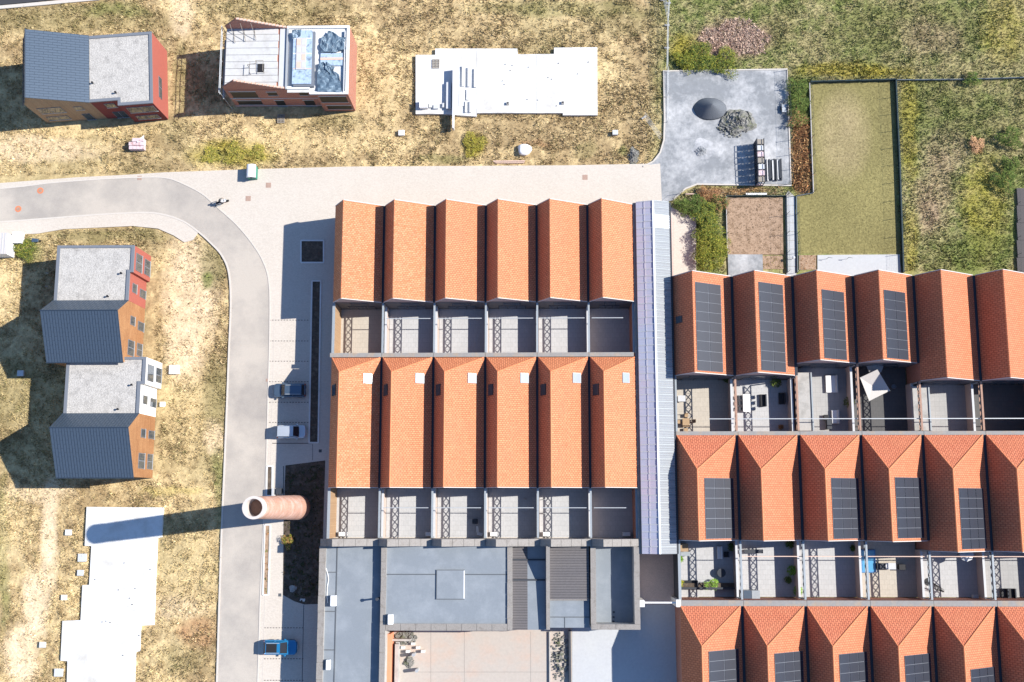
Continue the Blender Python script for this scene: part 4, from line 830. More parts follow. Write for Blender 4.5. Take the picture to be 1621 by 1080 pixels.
# ------------------------------------------------------------------ modern houses
def modern(O, ang, Lf, Wd, st, su, a_end, ridge, b_end, zf, zr, ze_, flatmat, facmat, label, wins, endwin=None, sub='wood_clad', endmat=None, facflat=None):
    """u: from the flat part towards the gabled part, v: towards the facade"""
    t = thing('modern_house', label, 'house', (O.x, O.y, 0), 'modern box and gable houses')
    U = Vector((math.cos(ang), math.sin(ang), 0)); V = Vector((-math.sin(ang), math.cos(ang), 0))
    g = lambda u, v, z: tuple(Vector((O.x, O.y, 0)) + U * u + V * v + Vector((0, 0, z)))
    g2 = lambda u, v: g(u, v, 0)[:2]
    ft = facflat or flatmat
    def lbox(u0, u1, v0, v1, z0, z1, name, m, parent=t, **k):
        return MB().prism([g2(u0, v0), g2(u1, v0), g2(u1, v1), g2(u0, v1)], z0, z1).build(name, m, parent, **k)
    lbox(0, su, 0, Wd + st, 0, zf - .12, 'wall', flatmat); lbox(su + .002, Lf, 0, Wd, 0, zf - .12, 'wall', ft)
    if ft != flatmat or facflat: lbox(.0, su, Wd + st, Wd + st + .02, 0, zf - .12, 'facade', ft)
    cw = .34
    outline = [(0, 0), (Lf, 0), (Lf, Wd), (su, Wd), (su, Wd + st), (0, Wd + st)]
    for (u0, u1, v0, v1) in ((0, cw, -.05, Wd + st + .05), (cw + .002, Lf, -.05, cw), (su + .02, Lf, Wd - cw, Wd + .05), (cw + .002, su + .018, Wd + st - cw, Wd + st + .05), (su - cw + .02, su + .018, Wd - cw, Wd + st - cw - .002)):
        lbox(u0, u1, v0, v1, zf - .118, zf + .12, 'coping', 'coping_dark')
    lbox(cw, Lf, cw, Wd - cw, zf - .117, zf - .02, 'gravel', 'gravel_roof'); lbox(cw, su - cw, Wd - cw, Wd + st - cw, zf - .117, zf - .02, 'gravel', 'gravel_roof')
    for (u, v) in ((su * 1.05, Wd - 1.0), (Lf - .5, Wd - 2.6)):
        p = g(u, v, 0); MB().lathe(p[0], p[1], [(.08, zf - .02), (.08, zf + .35), (.14, zf + .36), (.14, zf + .45)], 10).build('vent_pipe', 'black', t)
    # gabled part
    mb = MB()
    pr = [(Lf + .003, 0), (Lf + .003, zf - .02), (ridge, zr - .12), (b_end, ze_ - .12), (b_end, 0)]
    for v, fl in ((.02, 0), (Wd - .02, 1)):
        q = [g(u, v, z) for u, z in pr]; mb.quad(*(q if not fl else q[::-1]))
    q0 = [g(u, .02, z) for u, z in pr]; q1 = [g(u, Wd - .02, z) for u, z in pr]
    for k in (0, 3): mb.quad(q0[k], q0[k + 1], q1[k + 1], q1[k])
    mb.build('wall', sub, t)
    def slope(u0, z0, u1, z1, name):
        r = MB().slab([g(u0, -.12, z0), g(u1, -.12, z1), g(u1, Wd + .12, z1), g(u0, Wd + .12, z0)], (0, 0, -.12)).build(name, 'zinc', t)
        n = int(round(Wd / .36)); L = math.hypot(u1 - u0, z1 - z0)
        for k in range(n + 1):
            v = -.1 + (Wd + .2) * k / n; mb = MB(); a, b = Vector(g(u0, v, z0 + .02)), Vector(g(u1, v, z1 + .02)); mb.bar(a, b, .022); mb.build('seam', 'zinc_seam', r)
        mb = MB()       # staggered cross folds
        for k in range(n):
            m_ = max(1, int(L / 1.0))
            for j in range(1, m_ + 1):
                f = (j - (.5 if k % 2 else 0)) / m_ ; v0 = -.1 + (Wd + .2) * (k + .12) / n; v1 = -.1 + (Wd + .2) * (k + .88) / n
                a = Vector(g(u0 + (u1 - u0) * f, v0, z0 + (z1 - z0) * f + .015)); b = Vector(g(u0 + (u1 - u0) * f, v1, z0 + (z1 - z0) * f + .015)); mb.bar(a, b, .011)
        mb.build('cross_fold', 'zinc_seam', r, kind='stuff')
    slope(ridge, zr, Lf, zf + .14, 'roof') if ridge - Lf > b_end - ridge else slope(Lf, zf + .14, ridge, zr, 'roof')
    slope(ridge + .002, zr, b_end + .1, ze_, 'roof')
    mb = MB(); mb.bar(g(ridge, -.14, zr + .03), g(ridge, Wd + .14, zr + .03), .08, n=6); mb.build('ridge_cap', 'zinc_seam', t)
    mb = MB(); mb.bar(g(b_end + .16, -.14, ze_ - .04), g(b_end + .16, Wd + .14, ze_ - .04), .07, n=6); mb.build('gutter', 'zinc_seam', t)
    for (u0, u1, z0, z1) in wins:
        v = Wd + (st if u1 < su else 0) + (.02 if (u1 < su) else 0) - (.02 if u0 > Lf else 0)
        f = lbox(u0, u1, v - .05, v + .05, z0, z1, 'window', 'coping_dark')
        # pale reveal and sill
        lbox(u0 - .06, u1 + .06, v - .02, v + .09, z0 - .1, z0 - .003, 'sill', 'galvanised', f)
        n = 2 if u1 - u0 > 1.4 else 1; wd = (u1 - u0) / n
        for k in range(n): lbox(u0 + k * wd + .06, u0 + (k + 1) * wd - .06, v + .05, v + .062, z0 + .07, z1 - .07, 'pane', 'glass', f)
    if endwin:
        v0, v1, z0, z1 = endwin; f = lbox(-.05, .02, v0, v1, z0, z1, 'window', 'coping_dark')
        n = 2; wd = (v1 - v0) / n
        for k in range(n): lbox(-.062, -.05, v0 + k * wd + .06, v0 + (k + 1) * wd - .06, z0 + .07, z1 - .07, 'pane', 'glass', f)
    return t
ZF, ZR, ZE = 6.2, 9.8, 7.1
def std(ptl, ptr, pvr, pridge, peave, label, fm, stp, stepy):
    A, B, Cc = P(*ptl, ZF), P(*ptr, ZF), P(*pvr, ZF)
    x0 = A.x; yT = (A.y + B.y) / 2; Wd = Cc.x - x0; st = B.x - Cc.x; Lf = yT - Cc.y
    ridge = yT - Y_(*pridge, ZR); be = yT - Y_(*peave, ZE)
    su = yT - Y_(ptr[0], stepy, ZF); O = Vector((x0, yT, 0))
    wu = lambda py, z: yT - Y_(230, py, z)
    W = []
    for y0, y1, z0, z1 in stp: W.append((wu(y0, (z0 + z1) / 2), wu(y1, (z0 + z1) / 2), z0, z1))
    return modern(O, -math.pi / 2, Lf, Wd, st, su, None, ridge, be, ZF, ZR, ZE, fm, fm, label, W)
w3 = [(403, 430, 3.3, 5.4), (412, 436, .3, 2.3), (449.5, 464, 3.5, 5.0), (459, 472, .2, 2.3), (501, 515, 3.5, 5.0), (510, 524, .2, 2.3), (539, 563, 3.3, 5.4), (544, 564, .4, 2.2)]
std((92, 389), (212.8, 388.5), (202.8, 475.5), (183, 491), (196.5, 572), 'two-storey house with red flat-roofed half and timber gable, uppermost of the lower left pair', 'red_render', w3, 431)
w4 = [(578, 604, 3.3, 5.4), (583, 606, .3, 2.3), (626.5, 640, 3.5, 5.0), (631, 645, .2, 2.3), (679, 693, 3.5, 5.0), (682, 695, .2, 2.3), (717.5, 742, 3.3, 5.4), (719, 743, .4, 2.2)]
std((107, 565.5), (231, 565.3), (219.5, 654.2), (200, 676.7), (213.5, 754.8), 'two-storey house with white flat-roofed half and timber gable, lowermost of the left pair', 'white_render', w4, 607.5)
# top-left house: the same kind turned a quarter
A, B, Cv = P(240, 51, ZF), P(242, 163, ZF), P(141, 57.5, ZF)
dv = (B - A); Vd = dv.normalized(); ang = math.atan2(Vd.y, Vd.x) - math.pi / 2
Wfull = dv.length; Ud = Vector((math.cos(ang), math.sin(ang), 0)); Lf = (Cv - A).dot(Ud)
rd = (P(40, 46, 9.5) - Vector((A.x, A.y, 9.5))).dot(Ud); be = (P(75, 201, 0) - Vector((A.x, A.y, 0))).dot(Ud); be = max(be, rd + 1.0)
U_ = lambda px, py, z: (P(px, py, z) - Vector((A.x, A.y, z))).dot(Ud)
w1 = [(U_(246, 176, 4.4), U_(203, 176, 4.4), 3.4, 5.3), (U_(252, 187, 1.5), U_(217, 187, 1.5), .9, 2.2), (U_(183, 172, 4.6), U_(167, 172, 4.6), 3.9, 5.3), (U_(201, 190, 1.2), U_(182, 190, 1.2), .1, 2.3), (U_(131, 175, 4.4), U_(118, 175, 4.4), 3.8, 5.0), (U_(147, 192, 1.2), U_(134, 192, 1.2), .1, 2.3), (U_(100, 182, 4.4), U_(62, 182, 4.4), 3.4, 5.3), (U_(110, 193, 1.5), U_(76, 193, 1.5), .9, 2.2)]
modern(A, ang, Lf, Wfull - .75, .75, U_(187, 160, ZF), None, rd, be, ZF, 9.5, 6.9, 'red_render', 'dark_red_render', 'two-storey house with grey metal gable roof and red end wall in the top left corner', w1, endwin=(5.2, 8.2, 2.6, 3.8), facflat='dark_red_render', sub='wood_clad_pale')

# ---- unfinished brick house
z6 = 6.2
A = P(552, 46, z6); B = P(552.5, 150, z6); xe = (A.x + B.x) / 2; yN_, yS_ = P(500, 42, z6).y, P(520, 149.5, z6).y; xm_, xw_ = X_(453, 95, z6), X_(356, 95, z6)
t = thing('unfinished_house', 'brick house shell under construction with bare concrete slab and tarps on top', 'house', ((xe + xw_) / 2, (yN_ + yS_) / 2, 0))
MB().box(xw_ + .05, xe - .02, yS_ + .75, yN_, 0, z6 - .15).build('wall', 'brick_wall', t); MB().box(X_(500, 150, z6), xe - .025, yS_, yS_ + .745, 0, z6 - .15).build('wall', 'brick_wall', t)
def planks(x0, x1, y0, y1, z, n, m):
    for k in range(n): MB().box(x0, x1 + random.uniform(-.1, .15), y0 + (y1 - y0) * k / n + .03, y0 + (y1 - y0) * (k + 1) / n - .018, z, z + .16).build('floor_plank', m, t)
planks(xw_ + .1, xm_ - 1.2, yS_ + .8, yN_ - .1, z6 - .147, 9, 'concrete_plank')
MB().box(xm_ - .95, xm_ - .1, yS_ + .8, yN_ - .1, z6 - .147, z6 - .02).build('lintel_strip', 'pale_grey', t)
hx, hy = P(413, 108, z6).x, P(413, 108, z6).y
MB().box(hx - .45, hx + .45, hy - .6, hy + .6, z6 + .015, z6 + .03).build('stair_opening', 'black', t)
for (a0, b0) in (((-.5, -.7), (-.5, .7)), ((.5, -.7), (.5, .7)), ((-.5, .7), (.5, .7)), ((-1.6, .1), (-.5, .25)), ((-1.3, -.9), (-1.25, .6))):
    mb = MB(); mb.bar((hx + a0[0], hy + a0[1], z6 + .9), (hx + b0[0], hy + b0[1], z6 + .9), .04); mb.bar((hx + a0[0], hy + a0[1], z6), (hx + a0[0], hy + a0[1], z6 + .95), .035); mb.build('guard_rail', 'wood_grey', t)
for yy, s_ in ((yN_ - .02, -1), (yS_ + .78, 1)):   # two raking brick gables on the west half
    pk = X_(369, 80, 9.2); pts = [(xw_ + .05, yy, z6 - .1), (xm_ - .05, yy, z6 - .1), (xm_ - .1, yy, z6 + .15), (pk + .15, yy, 9.1), (xw_ + .05, yy, 6.9)]
    MB().slab(pts if s_ > 0 else pts[::-1], (0, .22 * s_, 0)).build('gable', 'brick_wall', t)
    mb = MB(); n = 14
    for k in range(n):
        f0, f1 = k / n, (k + .9) / n; xa, xb = pk + .15 + (xm_ - .1 - pk - .15) * f0, pk + .15 + (xm_ - .1 - pk - .15) * f1; za = 9.1 + (z6 + .15 - 9.1) * f1
        mb.box(xa, xb, min(yy, yy + .22 * s_) - .01, max(yy, yy + .22 * s_) + .01, za - .05, za + .16)
    mb.build('stepped_course', 'wood_pink', t, kind='stuff')
# parapet of the eastern half
pw = .32
for (x0, x1, y0, y1) in ((xm_, xe, yN_ - pw, yN_), (xe - pw, xe, yS_, yN_ - pw - .002), (xm_ + 3.3, xe - pw - .002, yS_, yS_ + pw), (xm_ + .25, xm_ + 3.3, yS_ + .75, yS_ + .75 + pw), (xm_, xm_ + .25, yS_ + .75, yN_ - pw - .002)):
    MB().box(x0, x1, y0, y1, z6 - .148, z6 + .22).build('parapet', 'white' if y1 - y0 < 3 or x0 > xm_ + 1 else 'galvanised', t)
MB().box(xm_ + .26, xe - pw - .01, yS_ + .32, yN_ - pw - .01, z6 - .147, z6 - .05).build('roof', 'concrete_white', t)
def roofbit(x0, y0, x1, y1, z0, z1, nm, m, **k): a, b = P(x0, y1, z1), P(x1, y0, z1); return MB().box(a.x, b.x, a.y, b.y, z0, z1).build(nm, m, t, **k)
roofbit(464, 50, 499, 137, z6 - .05, z6 + .45, 'roof_curb', 'coping_dark'); roofbit(462, 48, 494.5, 133, z6 + .452, z6 + .6, 'insulation_board', 'insulation')
for k in range(3): roofbit(464, 60 + k * 24, 493, 61.5 + k * 24, z6 + .602, z6 + .62, 'tape', 'wood_pink' if k == 2 else 'white')
lf = roofbit(468, 60, 485, 110, z6 + .602, z6 + .7, 'skylight_frame', 'fascia')
for r in range(4):
    for c_ in range(2):
        a, b = P(469.5 + c_ * 8, 71 + r * 12, z6 + .72), P(476 + c_ * 8, 62 + r * 12, z6 + .72); MB().box(a.x, b.x, a.y, b.y, z6 + .7, z6 + .715).build('pane', 'pale_grey' if (r + c_) % 3 else 'wood_pink', lf)
def tarp(poly, z, name='tarp'):
    pts = L_(poly, z); cx = sum(p[0] for p in pts) / len(pts); cy = sum(p[1] for p in pts) / len(pts)
    bm = bmesh.new(); fv = [bm.verts.new((x, y, z)) for x, y in pts]; f = bm.faces.new(fv); 
    bmesh.ops.triangulate(bm, faces=[f]); bmesh.ops.subdivide_edges(bm, edges=bm.edges[:], cuts=7, use_grid_fill=True)
    for v in bm.verts: v.co.z += .10 * math.sin(v.co.x * 5.3 + v.co.y * 1.7) * math.sin(v.co.y * 3.1) + random.uniform(0, .12)
    mb = MB(); bm.verts.index_update()
    mb.v = [tuple(v.co) for v in bm.verts]; mb.f = [tuple(v.index for v in ff.verts) for ff in bm.faces]; mb.mi = [0] * len(mb.f); bm.free()
    return mb.build(name, 'tarp_blue', t)
tarp([(510, 58), (518, 56), (519, 49), (528, 51), (536, 58), (548, 60), (545, 70), (547, 78), (528, 84), (520, 82), (508, 84), (507, 70)], z6 + .3); tarp([(505, 100), (512, 98), (518, 104), (530, 106), (528, 113), (537, 118), (539, 132), (541, 146), (503, 145), (502, 120)], z6 + .3); tarp([(516, 98), (526, 104), (524, 118), (514, 108)], z6 + .5)
roofbit(507, 84, 543, 104, z6 - .048, z6 + .18, 'insulation_board', 'insulation'); roofbit(507, 91, 544, 95, z6 + .182, z6 + .22, 'insulation_board', 'wood_pink'); tarp([(462, 48), (477, 47), (476, 58), (463, 62)], z6 + .62)
roofbit(543, 48, 546.5, 146, z6 - .048, z6 + .35, 'parapet_lining', 'pale_grey')
# south openings
for (x0, x1, z0, z1, deep) in ((366, 406, 3.4, 5.5, 0), (376, 414, .9, 2.3, 0), (423, 438, 4.1, 5.3, 0), (437, 451, .1, 2.3, 0), (473, 487, 4.1, 5.3, 0), (482, 498, .1, 2.3, 0), (507, 549, 3.4, 5.5, 1), (518, 556, .9, 2.2, 1)):
    zz = (z0 + z1) / 2; yy = yS_ + (0 if deep else .75); xa, xb = X_(x0, 160 + (6 - zz) * 5, zz), X_(x1, 160 + (6 - zz) * 5, zz)
    f = MB().box(xa, xb, yy - .02, yy + .05, z0, z1).build('window', 'black', t); MB().box(xa - .1, xb + .1, yy - .06, yy - .021, z0 - .12, z0 - .02).build('sill', 'galvanised', f); MB().box(xa - .1, xb + .1, yy - .05, yy - .021, z1, z1 + .16).build('lintel', 'pale_grey', f)
mb = MB()
for zz in (.35, 3.0): mb.box(xw_, xe, yS_ - .03 + .72, yS_ + .745, zz, zz + .14)
mb.build('ring_beam', 'fascia', t)
# scaffold poles on the west side
s_t = thing('scaffold', 'thin scaffold rail along the west side of the unfinished brick house', 'scaffold', (xw_ - .6, (yN_ + yS_) / 2, 0))
for k in range(5):
    yy = yS_ + .3 + (yN_ - yS_ - .4) * k / 4; mb = MB(); mb.bar((xw_ - .45, yy, 0), (xw_ - .45, yy, 6.9), .04, n=6); mb.build('pole', 'galvanised', s_t)
for zz in (4.6, 6.3, 6.8): mb = MB(); mb.bar((xw_ - .45, yS_ + .1, zz), (xw_ - .45, yN_ - .1, zz), .045, n=6); mb.build('rail', 'galvanised', s_t)
MB().box(xw_ - .7, xw_ - .3, yS_ + .3, yN_ - 1, 4.35, 4.4).build('plank', 'wood_grey', s_t)
mb = MB()
for k in range(3):
    a = Vector((xw_ + 1 + k * 1.4, yN_ - .3, z6)); mb.bar(a, a + Vector((.35, -2.0 + .2 * k, .3)), .035); mb.bar(a + Vector((0, 0, 1.9)), a + Vector((.35, -2.0 + .2 * k, .1)), .035)
mb.build('brace', 'wood_grey', s_t)

# ------------------------------------------------------------------ parking strip details
def bed(px, label, m='soil_dark', edge=True, name='planting_bed', h=.12, bumps=0):
    c = L_(px); cx = sum(p[0] for p in c) / len(c); cy = sum(p[1] for p in c) / len(c); t = thing(name, label, 'planting bed', (cx, cy, 0))
    MB().prism(c, -.2, .055).build('soil', m, t)
    if edge:
        for k in range(len(c)):
            mb = MB(); strip(mb, [c[k], c[(k + 1) % len(c)]], .2, -.1, h + .002 * k); mb.build('kerb', 'concrete_white', t)
    return t
bed([(494, 445), (508, 445), (504, 701), (489.5, 701)], 'long dark soil strip with pale edging behind the parking bays')
bed([(476.5, 381), (512.5, 381), (512.5, 416), (476.5, 416)], 'square dark tree pit near the top of the parking')
bed([(452, 737), (515, 729), (508, 956), (482, 957), (466, 952), (448, 942), (449, 830)], 'large dark rough plot of soil and rubble around the chimney foot', edge=False)
bed([(423, 738), (431.5, 738), (431, 785), (422, 785)], 'short narrow weedy strip above the chimney beside the road'); bed([(419.5, 831), (428, 831), (425, 942), (416.5, 942)], 'narrow weedy strip below the chimney beside the road', 'soil_brown')
mb = MB()
for q in (507, 540, 572, 604.5, 637, 669, 994, 1043, 1077):
    x = 426 if q < 800 else 418; x1 = 490 if q < 800 else 478
    while x < x1:
        a = P(x, q); mb.box(a.x, a.x + .22, a.y - .045, a.y + .045, .036, .041); x += 4.6
    
for q in (702,): a = P(431, q); b = P(488, q); mb.box(a.x, b.x, a.y - .05, a.y + .05, .036, .042)
mb.build('bay_marking', 'deck', kind='structure')
mb = MB(); strip(mb, L_([(481, 958), (480, 1000), (478, 1100)]), .08, .0, .043); strip(mb, L_([(488, 703), (495, 703), (495, 729)]), .06, .0, .043); strip(mb, L_([(430.5, 785), (449, 785), (449, 738)]), .1, .0, .06)
mb.build('channel', 'membrane_seam', kind='structure')
for i, (px, py, m, r, lb) in enumerate(((425, 293.5, 'manhole', 0, 'square reddish manhole cover right of the container'), (393, 314.5, 'manhole', 0, 'square reddish manhole cover below the container'), (221, 282, 'manhole', 0, 'reddish drain cover at the road edge'), (926, 281, 'manhole', 0, 'lone reddish manhole cover in the plaza above the left block'), (64, 302, 'rust_patch', 1, 'round orange patch in the road, upper one'), (29, 331, 'rust_patch', 1, 'round orange patch in the road, lower one'), (423.5, 602, 'manhole', 0, 'small brown drain cover beside the dark blue car'), (443, 942, 'membrane_seam', 0, 'square dark drain cover at foot of the chimney plot'), (507, 714, 'membrane_seam', 0, 'small dark cover in the shaded path'))):
    c = P(px, py); s = .36 if i < 4 else .2; z = .037
    if i == 2: s = .3
    t = thing('manhole', lb, 'manhole cover', (c.x, c.y, z))
    if r: MB().lathe(c.x, c.y, [(.44, z - .02), (.44, z + .005)], 20).build('surround', m, t); MB().lathe(c.x, c.y, [(.26, z + .006), (.26, z + .016)], 20).build('cover', 'steel_rust', t)
    else: MB().box(c.x - s, c.x + s, c.y - s, c.y + s, z - .02, z + .006).build('frame', m, t); MB().box(c.x - s * .7, c.x + s * .7, c.y - s * .7, c.y + s * .7, z + .008, z + .018).build('cover', m, t)
# bins near chimney
c = P(442, 777, .6); t = thing('wheelie_bin', 'dark green wheelie bin pair space beside the chimney', 'bin', (c.x, c.y, .036)); t['label'] = 'dark bin standing in the shade just above the chimney'
MB().box(c.x - .35, c.x + .35, c.y - .4, c.y + .3, .08, .95).build('body', 'black', t, bevel=.04); MB().box(c.x - .38, c.x + .38, c.y - .44, c.y + .34, .953, 1.02).build('lid', 'steel_dark', t, bevel=.02)
MB().box(P(431, 775, 1).x, P(434, 775, 1).x, P(431, 788, 1).y, P(431, 773, 1).y, 0, 1.3).build('gate_pier', 'concrete_pale'); tag(bpy.data.objects['gate_pier'], 'small pale pier at the road edge left of the chimney', 'pier')
rubble(464, 932, 5, 4, 16, 'pale broken slab lying in the dark chimney plot', .2, .5, 'concrete', z=.06); rubble(479, 950, 4, 2, 10, 'white litter near the bottom of the chimney plot', .1, .25, 'concrete_white')

# ------------------------------------------------------------------ vehicles
def rr(L, W, nose, tail, n=9):
    """rounded car outline, x forward"""
    p = []
    for k in range(n):
        a = math.pi / 2 * k / (n - 1); p.append((L / 2 - nose + nose * math.sin(a) ** .8, W / 2 * (1 - .0) - W * .20 * (1 - math.cos(a)) if False else (W / 2) * (math.cos(a) ** .45 if k < n - 1 else 0)))
    q = []
    for k in range(n):
        a = math.pi / 2 * k / (n - 1); q.append((-L / 2 + tail - tail * math.sin(a) ** .8, (W / 2) * (math.cos(a) ** .4 if k < n - 1 else 0)))
    up = q[::-1] + p      # tail tip ... along the left side ... nose tip
    return up + [(x, -y) for x, y in p[::-1][1:]] + [(x, -y) for x, y in q[:-1]][0:]
def loft(mb, rings, cap=True):
    n = len(rings[0]); i = len(mb.v)
    for r in rings: mb.v += r
    for j in range(len(rings) - 1):
        for k in range(n): mb.f.append((i + j * n + k, i + j * n + (k + 1) % n, i + (j + 1) * n + (k + 1) % n, i + (j + 1) * n + k)); mb.mi.append(0)
    if cap: mb.f.append(tuple(i + n - 1 - k for k in range(n))); mb.f.append(tuple(i + (len(rings) - 1) * n + k for k in range(n))); mb.mi += [0, 0]
def car(px, py, yaw, L, W, Ht, m, label, cabin, roofm=None, sunroof=False, rails=False, wagon=False):
    c = P(px, py, .8); t = thing('parked_car', label, 'car', (c.x, c.y, .04), 'cars parked along the road', rotz=yaw + 1e-4)
    out = rr(L, W, L * .13, L * .07)
    def ring(sx, sy, zf_, x0=0): return [(x * sx + x0, y * sy, zf_(x) if callable(zf_) else zf_) for x, y in out]
    belt = lambda x: .98 - .14 * max(0, (x - L * .18) / (L * .32)) ** 1.5 - (.10 * max(0, (-x - L * .42) / (L * .08)))
    sill = lambda x: .3
    mb = MB(); loft(mb, [ring(.95, .90, .22), ring(.985, .98, .36), ring(1, 1, .6), ring(.985, .97, lambda x: belt(x) - .12), ring(.965, .90, lambda x: belt(x)), ring(.90, .80, lambda x: belt(x) + .02), ring(.4, .4, lambda x: belt(x) + .05)])
    mb.build('body', m, t, smooth=True)
    xf, xr0, xb1, xb = [v * L / 2 for v in cabin]      # windscreen foot, roof front, roof back, rear window foot
    zt = Ht; wb, wt = W * .44, W * .36; zb = belt(0) + .02
    A_ = [(xf, wb * .90, belt(xf)), (xr0, wt, zt - .05), (xb1, wt * .98, zt - .06), (xb, wb * .9, zb)]
    mir = lambda q: (q[0], -q[1], q[2])
    def pan(name, pts, mm, off=None):
        mb = MB(); mb.slab(pts, off or (0, 0, -.03)); return mb.build(name, mm, t)
    pan('windscreen', [A_[0], A_[1], mir(A_[1]), mir(A_[0])], 'glass_dark'); pan('rear_window', [A_[2], A_[3], mir(A_[3]), mir(A_[2])], 'glass_dark')
    pan('side_window', [A_[0], A_[3], A_[2], A_[1]], 'glass_dark', (0, -.03, 0)); pan('side_window', [mir(q) for q in A_[::-1]], 'glass_dark', (0, .03, 0))
    # roof: crowned panel
    mb = MB(); ro_ = []
    n = 8
    for i in range(n + 1):
        x = xr0 + (xb1 - xr0) * i / n
        for j in range(n + 1):
            y = wt * (1 - 2 * j / n); ro_.append((x, y, zt - .05 + .07 * (1 - (2 * j / n - 1) ** 2) * (1 - .4 * (2 * i / n - 1) ** 2)))
    mb.v = ro_
    for i in range(n):
        for j in range(n): mb.f.append((i * (n + 1) + j, i * (n + 1) + j + 1, (i + 1) * (n + 1) + j + 1, (i + 1) * (n + 1) + j)); mb.mi.append(0)
    mb.build('roof', roofm or m, t, smooth=True)
    for s in (1, -1):
        mb = MB(); mb.bar((A_[0][0], s * A_[0][1], A_[0][2]), (A_[1][0], s * wt, zt - .04), .045, n=6); mb.bar((A_[1][0], s * wt, zt - .04), (A_[2][0], s * wt, zt - .05), .045, n=6); mb.bar((A_[2][0], s * wt, zt - .05), (A_[3][0], s * A_[3][1], A_[3][2]), .05, n=6); mb.bar(((A_[1][0] + A_[2][0]) / 2, s * wt, zt - .05), ((A_[0][0] + A_[3][0]) / 2, s * wb * .97, zb), .04, n=6)
        mb.build('pillar', m, t)
        if rails: MB().box(xb1 + .1, xr0 - .1, s * wt * .9 - .03, s * wt * .9 + .03, zt + .01, zt + .05).build('roof_rail', 'galvanised', t)
        MB().box(xf - .35, xf - .12, s * (W / 2 + .04) - .1, s * (W / 2 + .04) + .1, .95, 1.1).build('mirror', m, t, bevel=.03)
        MB().box(L / 2 - .42, L / 2 - .12, s * W * .36 - .16, s * W * .36 + .12, .66, .80).build('headlight', 'skylight_glass', t, bevel=.03)
        MB().box(-L / 2 + .03, -L / 2 + .2, s * W * .40 - .12, s * W * .40 + .06, .7, .92).build('tail_light', 'red_render', t, bevel=.02)
        for x in (L * .31, -L * .29):
            w_ = MB(); w_.bar((x, s * (W / 2 - .24), .33), (x, s * (W / 2 - .01), .33), .33, n=20); wo = w_.build('wheel', 'rubber', t)
            r_ = MB(); r_.bar((x, s * (W / 2 - .02), .33), (x, s * (W / 2), .33), .2, n=12); r_.build('rim', 'galvanised', wo)
    if sunroof: MB().box(xb1 + .12, xr0 - (xr0 - xb1) * .22, -wt * .8, wt * .8, zt + .022, zt + .032).build('sunroof', 'black', t)
    mb = MB(); mb.bar((xf + .05, -W * .36, belt(xf) + .06), (xf + .02, W * .3, belt(xf) + .06), .015); mb.build('wiper', 'black', t)
    MB().box(L / 2 - .01, L / 2 + .015, -.26, .26, .42, .52).build('number_plate', 'white', t); MB().box(-L / 2 - .015, -L / 2 + .01, -.26, .26, .55, .65).build('number_plate', 'white', t)
    return t
car(458.5, 618, math.pi, 4.35, 1.85, 1.6, 'car_navy', 'dark blue estate car parked nose to the road, upper of the shaded pair', (.50, .22, -.80, -.92), rails=True)
car(461.5, 683.5, 0, 3.85, 1.78, 1.75, 'car_silver', 'silver-white boxy car parked just above the chimney plot', (.52, .22, -.86, -.96))
car(443.5, 1025, 0, 4.35, 1.88, 1.62, 'car_blue', 'bright blue car with black glass roof parked alone at the bottom', (.42, .08, -.78, -.95), sunroof=True, rails=True)

# motorcycle with rider
c = P(351, 320.5, .5); yaw = math.radians(20); t = thing('motorcycle', 'motorcycle ridden round the bend of the road', 'motorcycle', (c.x, c.y, .02), rotz=yaw)
for x in (.68, -.68):
    mb = MB(); mb.bar((x, -.07, .31), (x, .07, .31), .31, n=22); w_ = mb.build('wheel', 'rubber', t); mb = MB(); mb.bar((x, -.075, .31), (x, .075, .31), .17, n=12); mb.build('rim', 'galvanised', w_)
mb = MB(); loft(mb, [[(-.85, y * .10, .72 + z * .05) for y, z in ((-1, -1), (1, -1), (1, 1), (-1, 1))], [(-.3, y * .17, .68 + z * .12) for y, z in ((-1, -1), (1, -1), (1, 1), (-1, 1))], [(.25, y * .19, .74 + z * .2) for y, z in ((-1, -1), (1, -1), (1, 1), (-1, 1))], [(.62, y * .14, .78 + z * .16) for y, z in ((-1, -1), (1, -1), (1, 1), (-1, 1))]]); mb.build('body', 'white', t, bevel=.03)
MB().box(-.75, -.05, -.15, .15, .80, .87).build('seat', 'black', t, bevel=.03); MB().box(-.2, .3, -.16, .16, .28, .6).build('engine', 'steel_dark', t, bevel=.03)
mb = MB(); mb.bar((.45, -.38, 1.02), (.45, .38, 1.02), .02, n=6); mb.bar((.45, 0, 1.0), (.7, .06, .31), .03, n=6); mb.bar((.45, 0, 1.0), (.7, -.06, .31), .03, n=6); mb.build('handlebar', 'steel_dark', t)
MB().box(.62, .74, -.1, .1, .78, .95).build('headlight', 'skylight_glass', t, bevel=.03); mb = MB(); mb.bar((-.1, -.2, .3), (-.85, -.22, .38), .05, n=8); mb.build('exhaust', 'galvanised', t)
mb = MB(); mb.bar((-.1, .12, .55), (-.68, .1, .31), .03); mb.build('swing_arm', 'steel_dark', t)
def skin_body(verts, edges, radii, name, m, parent):
    me = bpy.data.meshes.new(name); me.from_pydata(verts, edges, []); o = bpy.data.objects.new(name, me); C.objects.link(o); o.parent = parent
    md = o.modifiers.new('skin', 'SKIN'); sv = me.skin_vertices[0].data if me.skin_vertices else None
    if sv is None:
        bm = bmesh.new(); bm.from_mesh(me); bm.verts.layers.skin.verify(); bm.to_mesh(me); bm.free(); sv = me.skin_vertices[0].data
    for k, r in enumerate(radii): sv[k].radius = (r, r)
    sv[0].use_root = True
    s2 = o.modifiers.new('sub', 'SUBSURF'); s2.levels = 1; s2.render_levels = 2; me.materials.append(M[m]); return o
